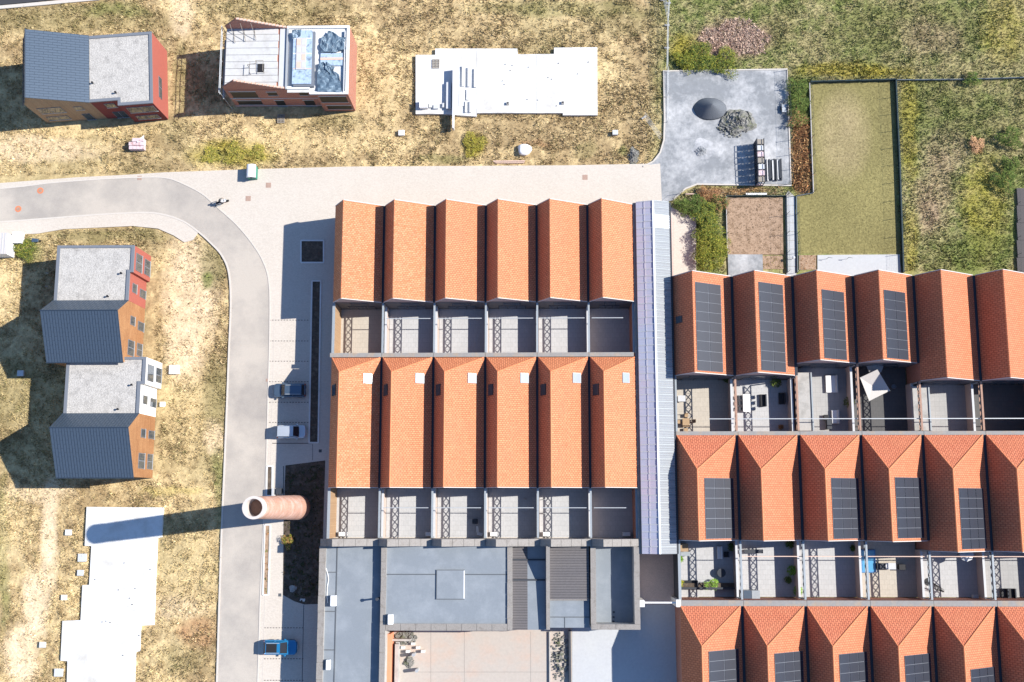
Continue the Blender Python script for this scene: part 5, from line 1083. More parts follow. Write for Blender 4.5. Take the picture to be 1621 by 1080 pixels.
pt = thing('person', 'person in dark clothing and helmet sitting on the motorcycle', 'person', (c.x, c.y, .02), rotz=yaw)
vs = [(-.25, 0, .95), (-.15, 0, 1.15), (-.02, 0, 1.36), (.02, 0, 1.46), (.06, 0, 1.56),
      (-.02, .19, 1.36), (.12, .30, 1.16), (.40, .33, 1.05), (-.02, -.19, 1.36), (.12, -.30, 1.16), (.40, -.33, 1.05),
      (-.2, .11, .93), (.12, .21, .82), (.02, .22, .45), (.12, .22, .36), (-.2, -.11, .93), (.12, -.21, .82), (.02, -.22, .45), (.12, -.22, .36)]
ed = [(0, 1), (1, 2), (2, 3), (3, 4), (2, 5), (5, 6), (6, 7), (2, 8), (8, 9), (9, 10), (0, 11), (11, 12), (12, 13), (13, 14), (0, 15), (15, 16), (16, 17), (17, 18)]
skin_body(vs, ed, [.15, .15, .16, .06, .06, .075, .052, .04, .075, .052, .04, .1, .08, .055, .05, .1, .08, .055, .05], 'body', 'jacket', pt)
mb = MB(); prof_ = [(.02, -.13), (.1, -.1), (.135, 0), (.12, .08), (.06, .135), (.01, .145)]; mb.lathe(.08, 0, [(r, 1.66 + z) for r, z in prof_], 14); mb.build('helmet', 'helmet', pt, smooth=True); MB().box(.15, .215, -.08, .08, 1.62, 1.70).build('visor', 'glass', pt, bevel=.02)
for s in (1, -1):
    for k in range(4): mb = MB(); mb.bar((.40, s * (.29 + k * .025), 1.065), (.475, s * (.29 + k * .025), 1.03), .011, n=5); mb.build('finger', 'skin', pt)
    mb = MB(); mb.bar((.40, s * .28, 1.05), (.45, s * .265, 1.0), .013, n=5); mb.build('thumb', 'skin', pt)

# ------------------------------------------------------------------ container, hut and other loose things
a, b = P(389, 279.5, 1.6), P(404, 260, 1.6)
t = thing('recycling_container', 'white recycling container with a green side standing on the plaza edge', 'container', ((a.x + b.x) / 2, (a.y + b.y) / 2, .036))
MB().box(a.x, b.x, a.y, b.y, .05, 1.2).build('body', 'green_plastic', t, bevel=.05)
mb = MB(); n = 12; w2 = (b.x - a.x) / 2; cxm = (a.x + b.x) / 2
for k in range(n):
    a0, a1 = math.pi * k / n, math.pi * (k + 1) / n; f = lambda an, y: (cxm - (w2 + .02) * math.cos(an), y, 1.2 + .45 * math.sin(an))
    mb.quad(f(a0, b.y + .03), f(a0, a.y - .03), f(a1, a.y - .03), f(a1, b.y + .03))
for y, s in ((b.y + .03, 1), (a.y - .03, -1)):
    q = [(cxm - (w2 + .02) * math.cos(math.pi * k / n), y, 1.2 + .45 * math.sin(math.pi * k / n)) for k in range(n + 1)]; mb.quad(*(q if s > 0 else q[::-1]))
mb.build('lid', 'white', t); MB().lathe(cxm, a.y - .04, [(.12, 1.0), (.12, 1.25)], 10).build('hatch', 'black', t)
a, b = P(-60, 402, 2.4), P(11.5, 369, 2.4)
t = thing('site_cabin', 'white site cabin with ribbed roof cut off by the left edge', 'cabin', ((a.x + b.x) / 2, (a.y + b.y) / 2, 0)); MB().box(a.x, b.x, a.y, b.y, 0, 2.35).build('wall', 'white', t)
MB().box(a.x - .05, b.x + .05, a.y - .05, b.y + .05, 2.352, 2.42).build('roof', 'fascia', t)
for k in range(14):
    xx = b.x - .2 - k * .38; MB().box(xx - .03, xx + .03, a.y, b.y, 2.421, 2.46).build('rib', 'pale_grey', t)
MB().box(b.x, b.x + .03, a.y + .3, a.y + 1.1, .3, 2.1).build('door', 'pale_grey', t)
crate(19, 367, 33, 384, 0, 1.1, 'white plastic tank box beside the site cabin', cat='tank', name='water_tank')
c = P(58, 382, 0); t = thing('wheelbarrow', 'dark blue wheelbarrow tipped over in the weeds by the site cabin', 'wheelbarrow', tuple(c)); mb = MB(); mb.prism([(c.x - .45, c.y - .3), (c.x + .4, c.y - .22), (c.x + .4, c.y + .22), (c.x - .45, c.y + .3)], .25, .55); mb.build('tray', 'car_navy', t, bevel=.05)
mb = MB(); mb.bar((c.x - 1.0, c.y + .3, .5), (c.x + .5, c.y + .1, .2), .025); mb.bar((c.x - 1.0, c.y - .3, .5), (c.x + .5, c.y - .1, .2), .025); mb.build('handle', 'steel_dark', t); mb = MB(); mb.bar((c.x + .6, c.y - .05, .18), (c.x + .6, c.y + .05, .18), .18, n=14); mb.build('wheel', 'rubber', t)
# pallet of wrapped bricks near the top-left house
t = pallet(216, 229, -.05, 'pallet of pinkish wrapped bricks in the grass below the top left house', 1.6, 1.3, group=None)
c = P(216, 228, .8)
for i in range(4):
    for j in range(3):
        if (i, j) == (0, 2): continue
        MB().box(c.x - 1.0 + i * .52, c.x - .5 + i * .52, c.y - .75 + j * .5, c.y - .27 + j * .5, .1, .85 + .15 * ((i * 3 + j) % 3)).build('brick_pack', 'plastic_wrap', t)
mb = MB(); mb.v = [(c.x + .3, c.y + .5, 1.1), (c.x + 1.2, c.y + 1.1, 1.3), (c.x + 1.1, c.y + .3, 1.05), (c.x + .2, c.y + .1, 1.2)]; mb.f = [(0, 1, 2), (0, 2, 3)]; mb.mi = [0, 0]; mb.build('wrapping', 'white', t)
for (x, y, s, hh, lb, m) in ((635.5, 210, 4.5, .4, 'small white box alone in the grass left of the beam end', 'white'), (974, 209.5, 4, .6, 'small pale barrel in the grass right of the white slab', 'pale_grey'), (108, 843, 5, .3, 'white concrete block just below the chimney shadow tip', 'concrete_white'), (130, 883, 7, .25, 'larger grey block nearest the slab notch', 'pale_grey'), (127, 907, 5, .3, 'grey block below the larger one by the slab', 'pale_grey'), (101, 946, 4.5, .3, 'white block in the grass midway down the stepped slab', 'concrete_white'), (67, 1021, 5, .3, 'white block beside the sandy track at the bottom', 'concrete_white'), (92.5, 1065, 7, .3, 'grey square block near the bottom edge beside the slab', 'pale_grey'), (275.5, 585, 8, .4, 'white capped well block right of the white house', 'white'), (257, 640, 4, .3, 'small white block at the white house foot', 'white'), (32, 591, 5, .4, 'grey box lying in the long house shadow', 'pale_grey')):
    crate(x - s, y - s * .85, x + s, y + s * .85, -.08, hh, lb, m, 'block', 'inspection_chamber')
c = P(830, 237, .3); mb = MB(); rg = [[(c.x + r * (1 + .18 * math.sin(3 * a_ + z * 4)) * math.cos(a_), c.y + r * (1 + .12 * math.cos(2 * a_)) * math.sin(a_), z) for a_ in np.linspace(0, 6.283, 16, endpoint=False)] for r, z in ((.75, -.05), (.95, .2), (.85, .5), (.5, .68), (.2, .62))]; loft(mb, rg); tag(mb.build('builders_bag', 'white', smooth=True), 'bulging white builders bag in the dry grass beside the plaza', 'bag')
for k, (x0, y0, x1, y1, lb) in enumerate(((781, 254, 831, 256.2, 'long pinkish plank at the plaza edge, upper one'), (783, 257, 830, 258.6, 'long pinkish plank at the plaza edge, lower one'), (1181, 305.5, 1214, 308.5, 'white board lying by the fence below the gravel yard'), (1085, 306, 1105, 308, 'brown plank behind the bushes below the gravel yard'))):
    pbox(x0, y0, x1, y1, -.05, .12, 'wood_pink' if k != 2 else 'white', 'plank', lb, 'plank')
def heap(px, py, rx, ry, h, m, label, name='gravel_heap', n=28, seed=1, lump=.15, z0=.03, cat='heap', pw=1.15, jit=.06, swirl=0, sm=False, lob=1):
    c = P(px, py, 0); r = random.Random(seed); mb = MB(); rings = []
    sx, sy = rx / 11.4, ry / 11.4; J = 12
    for j in range(J + 1):
        f = 1 - j / J
        rings.append([(c.x + sx * f * (1 + lob * (.10 * math.sin(2 * a_ + seed) + .09 * math.sin(5 * a_ + seed * 2)) + r.uniform(-1, 1) * jit) * math.cos(a_ + swirl * f) , c.y + sy * f * (1 + lob * (.08 * math.cos(3 * a_) + .08 * math.cos(4 * a_ + seed)) + r.uniform(-1, 1) * jit) * math.sin(a_ + swirl * f), z0 + h * (1 - f ** pw) + (r.uniform(-lump, lump) if 0 < j else 0) * h * .35) for a_ in np.linspace(0, 6.283, n, endpoint=False)])
    loft(mb, rings); return tag(mb.build(name, m, smooth=sm), label, cat)
heap(1124, 173, 26, 19, 1.9, 'gravel_dark', 'large oval heap of dark gravel in the gravel yard', seed=3, lump=.02, pw=1.35, jit=.0, sm=True, lob=.25)
heap(1168, 193, 27, 22, 1.0, 'rubble', 'smaller greenish-grey rubble heap beside the dark gravel heap', seed=8, lump=.5)
rubble(1160, 200, 26, 20, 170, 'loose stones scattered round the rubble heap', .08, .28, 'rubble', z=.05, cat='stones', name='loose_stones')
heap(1114, 236, 24, 22, .14, 'dust', 'low spread of white dusty gravel in the gravel yard', seed=5, lump=.1, jit=.0, sm=True, pw=2, z0=-.02); heap(1110, 240, 11, 8, .42, 'lot', 'small grey gravel mound on the white spread', seed=6, lump=.4, z0=.05)
heap(1003, 247, 10, 14, .5, 'rubble', 'grey stony heap at the lot corner beside the plaza', seed=12, lump=.5, z0=-.1)
# rack of pallet cages
t = thing('cage_rack', 'long row of stacked steel cages in the gravel yard', 'rack', (P(1203, 255).x, P(1203, 255).y, .04))
x0, x1, y0, y1 = X_(1197, 255, 1.2), X_(1208, 255, 1.2), Y_(1203, 291, 1.2), Y_(1203, 222, 1.2)
for k in range(7):
    ya0, yb0 = y0 + (y1 - y0) * k / 7, y0 + (y1 - y0) * (k + .88) / 7
    for l in range(3):
        z = .08 + l * .75; mb = MB(); rj = random.uniform(-.04, .04)
        for (xx, yy) in ((x0, ya0), (x1, ya0), (x0, yb0), (x1, yb0)): mb.box(xx - .03 + rj, xx + .03 + rj, yy - .03, yy + .03, z, z + .72)
        for zz in (z, z + .35, z + .68): mb.box(x0 - .03 + rj, x0 + .03 + rj, ya0, yb0, zz, zz + .05); mb.box(x1 - .03 + rj, x1 + .03 + rj, ya0, yb0, zz, zz + .05)
        cg = mb.build('cage', 'steel_dark', t); MB().box(x0 + .06 + rj, x1 - .06 + rj, ya0 + .05, yb0 - .05, z + .08, z + .45).build('load', ('plastic_wrap', 'pale_grey', 'wood_grey')[(k + l) % 3], cg)
# stack of dark beams
t = thing('beam_stack', 'stack of dark steel beams lying beside the cages', 'stack', (P(1226, 269).x, P(1226, 269).y, .04))
for k in range(9):
    xx = X_(1214.5 + k * 2.7, 269, .4); ya0, yb0 = Y_(1226, 286 - (k * 7 % 5), .4), Y_(1226, 251 + (k * 5 % 4), .4); MB().box(xx, xx + .17, ya0, yb0, .04, .35 + .1 * (k % 2)).build('steel_beam', 'steel_dark' if k % 3 else 'concrete_white', t)
t = thing('trailer', 'small dark trailer frame at the right edge of the gravel yard', 'trailer', (P(1240, 173).x, P(1240, 173).y, .04)); c = P(1240, 173)
MB().box(c.x - .3, c.x + .3, c.y - .6, c.y + .5, .4, .5).build('bed', 'galvanised', t); MB().box(c.x - .04, c.x + .04, c.y + .5, c.y + 1.1, .38, .46).build('drawbar', 'steel_dark', t)
for s in (1, -1): mb = MB(); mb.bar((c.x + s * .3, c.y, .24), (c.x + s * .42, c.y, .24), .22, n=14); mb.build('wheel', 'rubber', t)

# ------------------------------------------------------------------ fences
def fence(pts, hgt, label, step=2.1, base=True, m='fence_green', brace=False, wires=True, bm='fence_base', basew=.05, closedh=.3):
    W = [Vector(p) for p in L_(pts)]; t = thing('fence', label, 'fence', (W[0].x, W[0].y, 0), 'fences round the gardens and the yard')
    for a, b in zip(W, W[1:]):
        L = (b - a).length; n = max(1, round(L / step)); dr = (b - a) / n; nr = Vector((-dr.y, dr.x)).normalized()
        for k in range(n):
            p, q = a + dr * k, a + dr * (k + 1)
            mb = MB(); mb.bar((p.x, p.y, -.1), (p.x, p.y, hgt + .05), .03, n=6); mb.build('post', m, t)
            if wires:
                mb = MB()
                for z in np.arange(.3 if base else .08, hgt, .2): mb.bar((p.x, p.y, z), (q.x, q.y, z), .004, n=3)
                nv = int((q - p).length / .25)
                for j in range(1, nv): r = p.lerp(q, j / nv); mb.bar((r.x, r.y, .05), (r.x, r.y, hgt - .05), .003, n=3)
                mb.bar((p.x, p.y, hgt - .04), (q.x, q.y, hgt - .04), .008, n=4)
                mb.build('mesh_panel', m, t, kind='stuff')
            if base: e_ = nr * basew; MB().prism([tuple(p + e_), tuple(q + e_), tuple(q - e_), tuple(p - e_)], -.1, closedh).build('gravel_board', bm, t)
        mb = MB(); mb.bar((b.x, b.y, -.1), (b.x, b.y, hgt + .05), .03, n=6); mb.build('post', m, t)
    return t
fence([(1281, 131), (1417, 127.5)], 1.9, 'dark mesh fence along the top of the mown lawn', 2.5, bm='fence_green', basew=.09, closedh=.5)
fence([(1417, 127.5), (1423, 260), (1429, 432)], 1.9, 'long dark mesh fence down the right side of the mown lawn', 2.5, bm='fence_green', basew=.09, closedh=.5)
fence([(1281, 132), (1284, 220), (1287, 306)], 1.9, 'mesh fence between the rusty weeds and the mown lawn', 2.5, bm='fascia')
fence([(1287, 306), (1260, 311), (1262, 432)], 1.9, 'mesh fence right of the concrete garden path', 2.5)
fence([(1149, 311), (1244, 311), (1246, 432)], 1.9, 'mesh fence left of the garden path around the bare soil', 2.5, bm='fence_green')
fence([(1149, 311), (1151, 403)], 1.9, 'mesh fence between the bushes and the bare soil garden', 2.5, bm='fascia')
fence([(1419, 127.5), (1530, 126.5), (1640, 123)], 1.7, 'mesh fence crossing the green field at the right', 2.6)
fence([(1246, 112), (1249, 200), (1252, 292)], 1.6, 'wire fence along the right side of the gravel yard', 2.3, base=False)
fence([(1065, 318), (1078, 307), (1100, 305), (1149, 311)], 1.6, 'low fence behind the bushes below the gravel yard', 2.2, base=False)
fence([(1607, 298), (1609, 432)], 1.6, 'thin fence along the dark deck at the right edge', 2.4, base=False)
def heras(pts, label):
    W = [Vector(p) for p in L_(pts)]; t = thing('construction_fence', label, 'fence', (W[0].x, W[0].y, 0), 'temporary construction fences')
    for a, b in zip(W, W[1:]):
        n = max(1, round((b - a).length / 3.4)); dr = (b - a) / n
        for k in range(n):
            p, q = a + dr * (k + .01), a + dr * (k + .98); mb = MB()
            for u in (p, q): mb.bar((u.x, u.y, .05), (u.x, u.y, 2.0), .022, n=6)
            for z in (.15, 1.0, 1.95): mb.bar((p.x, p.y, z), (q.x, q.y, z), .02, n=5)
            for j in range(1, 14): r = p.lerp(q, j / 14); mb.bar((r.x, r.y, .15), (r.x, r.y, 1.95), .006, n=3)
            for z in np.arange(.3, 1.9, .25): mb.bar((p.x, p.y, z), (q.x, q.y, z), .006, n=3)
            mb.build('mesh_panel', 'galvanised', t); nr = Vector((-dr.y, dr.x)).normalized()
            e1, e2 = nr * .35, dr.normalized() * .11; MB().prism([tuple(p + e1 + e2), tuple(p + e1 - e2), tuple(p - e1 - e2), tuple(p - e1 + e2)], .0, .14).build('fence_foot', 'concrete', t)
heras([(1060, -30), (1056, 40), (1055, 112)], 'row of temporary wire fence panels running up from the gravel yard'); heras([(1056, 113), (1056, 195)], 'temporary wire fence on the left edge of the gravel yard'); heras([(1019, 186), (1045, 222)], 'temporary wire fence panel leaning at the rounded yard corner'); heras([(1043, -30), (1056, 30)], 'temporary wire fence panels at the top edge')

# ------------------------------------------------------------------ vegetation
def blades(name, x, y, z, sz, cols, nb=5, spread=1.0, up=.8, kind='stuff', label=None, cat=None, rs=11, parent=None):
    """tufts of narrow blades; arrays of positions, sizes, colours"""
    r = np.random.default_rng(rs); n = len(x); N_ = n * nb
    X0 = np.repeat(x, nb) + r.normal(0, .22, N_) * np.repeat(sz, nb); Y0 = np.repeat(y, nb) + r.normal(0, .22, N_) * np.repeat(sz, nb); Z0 = np.repeat(z, nb)
    s = np.repeat(sz, nb) * r.uniform(.5, 1.2, N_); an = r.uniform(0, 6.283, N_); tilt = r.uniform(.15, 1.25, N_) * spread
    dx, dy, dz = np.cos(an) * np.sin(tilt), np.sin(an) * np.sin(tilt), np.cos(tilt) * up
    wx, wy = -np.sin(an), np.cos(an); wd = s * r.uniform(.10, .22, N_)
    b0 = np.stack([X0 - wx * wd, Y0 - wy * wd, Z0], -1); b1 = np.stack([X0 + wx * wd, Y0 + wy * wd, Z0], -1); tp = np.stack([X0 + dx * s, Y0 + dy * s, Z0 + dz * s], -1)
    V = np.stack([b0, b1, tp], 1).reshape(-1, 3); FA = np.arange(N_ * 3).reshape(-1, 3)
    cc = np.repeat(cols, nb, 0) * r.uniform(.65, 1.4, (N_, 1)); cc = np.repeat(cc, 3, 0)
    me = bpy.data.meshes.new(name)
    if parent is not None: V = V - np.array(parent.location)
    np_mesh(me, V, FA); add_cols(me, np.clip(cc, 0, 1)); me.materials.append(M['blade'])
    o = bpy.data.objects.new(name, me); C.objects.link(o)
    if kind: o['kind'] = kind
    if label: tag(o, label, cat)
    if parent is not None: o.parent = parent
    return o
HARD = [[(-300, 286), (262, 271), (550, 262), (900, 260), (1022, 259), (1045, 242), (1050, 220), (1049, 111), (1248, 108), (1252, 294), (1105, 294), (1066, 318), (1064, 435), (1700, 425), (1700, 1300), (330, 1300), (342, 1080), (350, 830), (364, 480), (361, 432), (350, 405), (313, 372), (295, 386), (275, 375), (250, 364), (210, 360), (100, 365), (0, 375), (-300, 396)],
  SLAB1, SLAB2, [(-80, -80), (260, -60), (160, 2), (-80, 20)], [(1148, 310), (1262, 310), (1262, 440), (1148, 440)], [(1262, 402), (1428, 402), (1430, 440), (1262, 440)], [(1606, 296), (1720, 296), (1720, 440), (1606, 440)], [(1064, 340), (1103, 340), (1103, 440), (1064, 440)],
  [(76, 202), (130, 60), (272, 90), (272, 196)], [(373, 180), (373, 70), (568, 70), (568, 182)], [(128, 405), (246, 405), (246, 585), (128, 585)], [(135, 580), (262, 575), (248, 760), (130, 760)]]
HARD[0] = HARD[0]
def free(px, py):
    m = np.ones(px.shape, bool)
    for h_ in HARD: m &= ~inpoly(px, py, h_)
    return m
n = 520000
x = rng.uniform(-82, 82, n); y = rng.uniform(-32, 84, n); px, py = to_px(x, y)
ok = (px > -30) & (px < 1650) & (py > -30) & (py < 1110); x, y, px, py = x[ok], y[ok], px[ok], py[ok]
ok = free(px, py) & ~inpoly(px, py, LAWN_PX); x, y, px, py = x[ok], y[ok], px[ok], py[ok]; n = len(x)
dens = fbm(x, y, 2.6, 301) * .5 + fbm(x, y, .7, 411) * .6; right = px > 1060
sandy = np.zeros(n)
for cx, cy, rx, ry, col, s in BLOBS:
    if col in (SAND,): sandy = np.maximum(sandy, np.clip(1.3 - ((px - cx) / rx) ** 2 - ((py - cy) / ry) ** 2, 0, 1) * s)
ok = (rng.random(n) < np.where(right, 1.0, np.clip((dens - .42) * 6, .16, 1)) * (1 - .85 * sandy))
x, y, px, py, dens = x[ok], y[ok], px[ok], py[ok], dens[ok]; n = len(x)
cols = field_colour(x, y); f = (np.clip((dens - .52) * 4, 0, .5) * rng.uniform(0, 1, n))[:, None]
dk = np.where((rng.random(n) < np.where(px > 1060, .8, .35))[:, None], np.array((.09, .14, .03)), np.array((.15, .11, .055)))
cols = cols * (1 - f) + dk * f
li = (rng.random(n) < .10)[:, None]; cols = np.where(li, cols * 1.5 + .04, cols)
blades('tall_grass', x, y, relief(x, y), np.clip(.06 + dens * .46, .12, .46), cols, nb=3, rs=5, spread=.85, up=1.0)
print('tufts', n)
n = 60000
x = rng.uniform(20, 70, n); y = rng.uniform(25, 70, n); px, py = to_px(x, y); ok = inpoly(px, py, LAWN_PX); x, y = x[ok], y[ok]
blades('lawn_grass', x, y, np.full(len(x), -.06), np.full(len(x), .13), field_colour(x, y) * 1.0, nb=2, rs=6)
def shrub(px, py, r, h, cols, label, nb=900, cat='shrub', name='shrub', group=None, z=0, leaf=.20, seed=0):
    c = P(px, py, z + h * .5); q = np.random.default_rng(seed + 900); t = thing(name, label, cat, (c.x, c.y, z), group)
    mb = MB()
    for k in range(6): a_ = k * 1.05 + seed; mb.bar((c.x, c.y, z - .1), (c.x + r * .55 * math.cos(a_), c.y + r * .55 * math.sin(a_), z + h * .7), .03 + .01 * h, .012, n=5)
    mb.build('stem', 'bark', t)
    n = nb; th = q.uniform(0, 6.283, n); ph = np.arccos(q.uniform(-.2, 1, n)); lob = 1 + .28 * np.sin(3 * th + seed) + .2 * np.sin(5 * th + 2 * ph + seed * 2); rr_ = q.uniform(.45, 1.0, n) ** .6 * lob
    x = c.x + r * rr_ * np.sin(ph) * np.cos(th); y = c.y + r * rr_ * np.sin(ph) * np.sin(th); zz = z + h * (.35 + .65 * rr_ * np.cos(ph) * .9)
    cc = np.array(cols)[q.integers(0, len(cols), n)] * q.uniform(.7, 1.3, (n, 1))
    blades('foliage', x, y, np.clip(zz, z + .05, None), np.full(n, leaf), cc, nb=3, spread=1.2, up=.6, kind=None, rs=seed + 3, parent=t)
    return t
GY_ = [(.20, .22, .035), (.27, .26, .04), (.10, .14, .03), (.33, .30, .06)]; GG = [(.07, .11, .03), (.11, .16, .04), (.16, .2, .05)]; RU = [(.36, .18, .08), (.28, .14, .07), (.42, .26, .12)]
GYY = [(.42, .36, .06), (.34, .30, .07), (.24, .26, .06), (.5, .4, .12)]
k = 0
names_b = ['yellow-green bush %s beside the shaded path right of the arcade' % s_ for s_ in ('lowest, nearest the right block,', 'second from the bottom', 'third from the bottom', 'fourth from the bottom', 'fifth from the bottom')]
for (bx, by, br, bh, cs, lb) in ((1122, 410, 2.1, 2.0, GY_, names_b[0]), (1124, 385, 2.1, 2.2, GY_, names_b[1]), (1122, 362, 1.9, 2.0, GY_ + GG, names_b[2]), (1118, 340, 1.7, 1.8, GG + GY_, names_b[3]), (1100, 327, 1.6, 1.5, GG, names_b[4]), (1080, 326, 1.1, 1.2, GG, 'small dark green bush nearest the arcade end'),
   (1140, 322, 1.2, 1.0, RU + GG, 'rusty brown bush by the low fence'), (1116, 308, 1.1, .9, RU, 'small rust-coloured bush under the yard kerb'), (1137, 395, 1.2, 1.4, GY_, 'small bright bush against the soil garden fence'),
   (1108, 92, 2.2, 1.3, GG + GY_, 'broad green bush above the gravel yard, left'), (1145, 98, 2.1, 1.1, GG + GY_, 'broad green bush above the gravel yard, right'), (1085, 95, 1.5, 1.0, GY_, 'yellowish bush above the upper left yard corner'), (1262, 140, 1.5, 1.6, GG, 'dark green bush at the upper right yard corner, top one'), (1262, 165, 1.5, 1.6, GG, 'dark green bush at the upper right yard corner, middle one'), (1261, 188, 1.3, 1.3, GG + RU, 'dark green bush at the upper right yard corner, bottom one'),
   (1540, 125, 1.0, 1.3, GG, 'grey-green bush standing in the field fence'), (1600, 218, 1.5, 1.5, GG, 'dark bush near the right edge in the green field'), (1590, 285, 1.6, 1.6, GG, 'dark bush just above the deck'), (1600, 260, 1.2, 1.2, GG, 'smaller dark bush between the right edge bushes'),
   (750, 228, 1.5, .5, [(.38, .32, .05), (.3, .28, .06)], 'round bright yellow weed clump above the plaza'), (372, 243, 1.5, .35, GYY, 'yellow-green weed clump above the recycling container'), (333, 246, 1.2, .3, GYY, 'yellow-green weed clump left of the container'), (408, 241, 1.1, .3, GYY, 'yellow-green weed clump right above the container'),
   (40, 395, 1.5, .8, GG + GY_, 'green weeds around the white tank box'), (455, 857, .8, .9, RU + GY_, 'pale orange shrub below the chimney foot'), (1546, 228, 1.0, .8, [(.55, .33, .18)], 'lone pale orange weed clump in the green field')):
    k += 1; shrub(bx, by, br, bh, cs, lb, nb=int(380 * br * br + 150), seed=k, cat='bush', name='bush', group='bushes and weed clumps')
# rusty weeds along the yard, twiggy brown heap, chimney plot weeds: ground cover
def cover(name, poly, dens_, sz, cols, z=0.0, nb=5, rs=1):
    xs, ys_ = [p[0] for p in poly], [p[1] for p in poly]; A, B = P(min(xs), max(ys_)), P(max(xs), min(ys_)); ar = abs((B.x - A.x) * (B.y - A.y)) * 1.3; n = int(ar * dens_); r = np.random.default_rng(rs)
    x = r.uniform(A.x - 1, B.x + 1, n); y = r.uniform(A.y, B.y, n); px, py = to_px(x, y); ok = inpoly(px, py, poly); x, y = x[ok], y[ok]; n = len(x)
    blades(name, x, y, np.full(n, z), np.full(n, sz) * r.uniform(.5, 1.3, n), np.array(cols)[r.integers(0, len(cols), n)], nb=nb, rs=rs)
cover('dry_weeds', [(1254, 195), (1280, 195), (1284, 304), (1256, 304)], 30, .55, RU + [(.2, .12, .06)], -.1, rs=21); cover('dry_weeds', [(1103, 297), (1238, 297), (1240, 309), (1103, 309)], 14, .3, [(.42, .3, .18), (.3, .2, .1)], -.1, rs=22)
cover('brush_heap', [(1105, 60), (1118, 42), (1135, 46), (1150, 30), (1190, 32), (1205, 48), (1226, 58), (1206, 74), (1212, 86), (1180, 84), (1150, 94), (1120, 76)], 24, .38, [(.50, .36, .28), (.40, .27, .21), (.58, .44, .34)], -.05, rs=23)
cover('weeds', [(452, 745), (512, 735), (506, 950), (470, 945), (450, 930)], 8, .35, [(.06, .06, .03), (.10, .08, .05), (.05, .07, .03)], .05, rs=24); cover('weeds', [(1152, 315), (1237, 315), (1238, 400), (1153, 400)], 12, .14, [(.33, .23, .15), (.22, .15, .09)], 0, rs=25)
cover('weeds', [(420, 833), (427, 833), (424, 940), (418, 940)], 14, .3, RU + GG, .05, rs=26); cover('weeds', [(1266, 405), (1291, 405), (1291, 426), (1266, 426)], 14, .18, RU, 0, rs=27); cover('weeds', [(1209, 406), (1238, 406), (1239, 425), (1209, 425)], 14, .22, [(.28, .22, .09), (.36, .25, .14)], 0, rs=28)

# ------------------------------------------------------------------ things on the terraces
def acunit(x0, y0, x1, y1, label):
    a, b = P(x0, y1, .9), P(x1, y0, .9); t = thing('heat_pump', label, 'heat pump', ((a.x + b.x) / 2, (a.y + b.y) / 2, .09), 'heat pumps on the lower left terraces')
    MB().box(a.x, b.x, a.y, b.y, .15, .95).build('body', 'white', t, bevel=.04)
    for xx in (a.x + .1, b.x - .1): MB().box(xx - .04, xx + .04, a.y, b.y, .09, .15).build('foot', 'black', t)
    mb = MB(); mb.bar(((a.x + b.x) / 2 - .15, b.y, .55), ((a.x + b.x) / 2 - .15, b.y + .02, .55), .27, n=18); mb.build('fan_grille', 'steel_dark', t)
for (x0, x1, w_) in ((536, 549, 'first'), (673.5, 684, 'second'), (776, 786, 'fourth'), (859.5, 870, 'fifth'), (986, 998, 'sixth')): acunit(x0, 842.5, x1, 849, 'white heat pump against the low wall of the %s lower terrace' % w_)
def table(px, py, w, l, m, label, z=.09, h=.75, chairs=0, cm='steel_dark', rnd=False, rot=0):
    c = P(px, py, h); t = thing('garden_table', label, 'table', (c.x, c.y, z))
    if rnd: MB().lathe(c.x, c.y, [(w / 2, h), (w / 2, h + .04)], 22).build('table_top', m, t); MB().lathe(c.x, c.y, [(.05, z), (.05, h)], 8).build('leg', 'steel_dark', t)
    else:
        MB().box(c.x - w / 2, c.x + w / 2, c.y - l / 2, c.y + l / 2, h, h + .05).build('table_top', m, t)
        for sx in (-1, 1):
            for sy in (-1, 1): MB().box(c.x + sx * (w / 2 - .08) - .03, c.x + sx * (w / 2 - .08) + .03, c.y + sy * (l / 2 - .08) - .03, c.y + sy * (l / 2 - .08) + .03, z, h).build('leg', m, t)
    return t
def chair(x, y, yaw, m, label, group=None, z=.09):
    t = thing('garden_chair', label, 'chair', (x, y, z), group, rotz=yaw + 1e-4)
    MB().box(-.23, .23, -.23, .23, .42, .46).build('seat', m, t); MB().box(-.25, -.21, -.23, .23, .46, .9).build('backrest', m, t)
    for sx in (-1, 1):
        for sy in (-1, 1): MB().box(sx * .2 - .02, sx * .2 + .02, sy * .2 - .02, sy * .2 + .02, 0, .42).build('leg', m, t)
t_ = table(1086, 669, .9, 1.1, 'wood', 'wooden garden table in the lower corner of the first upper right terrace'); c = P(1086, 669, .7)
for dx_, dy_, ya_, w_ in ((1.0, .2, math.pi, 'right'), (-.9, .1, 0, 'left'), (.1, .95, -math.pi / 2, 'upper'), (0, -.95, math.pi / 2, 'lower')): chair(c.x + dx_, c.y + dy_, ya_, 'wood', 'wooden garden chair on the %s side of the wooden table' % w_, 'chairs round the wooden table')
table(1079, 631, 1.0, .8, 'pale_grey', 'small grey table by the arcade wall of the first upper right terrace'); table(1182, 638, .95, 2.3, 'white', 'long white table on the second upper right terrace'); c = P(1182, 638, .7)
for k in range(3):
    for s_ in (1, -1): chair(c.x + s_ * .85, c.y - .75 + k * .75, math.pi if s_ > 0 else 0, 'galvanised' if s_ > 0 else 'steel_dark', '%s chair on the %s side of the long white table' % (('lowest', 'middle', 'uppermost')[k], 'right' if s_ > 0 else 'left'), 'chairs round the long white table')
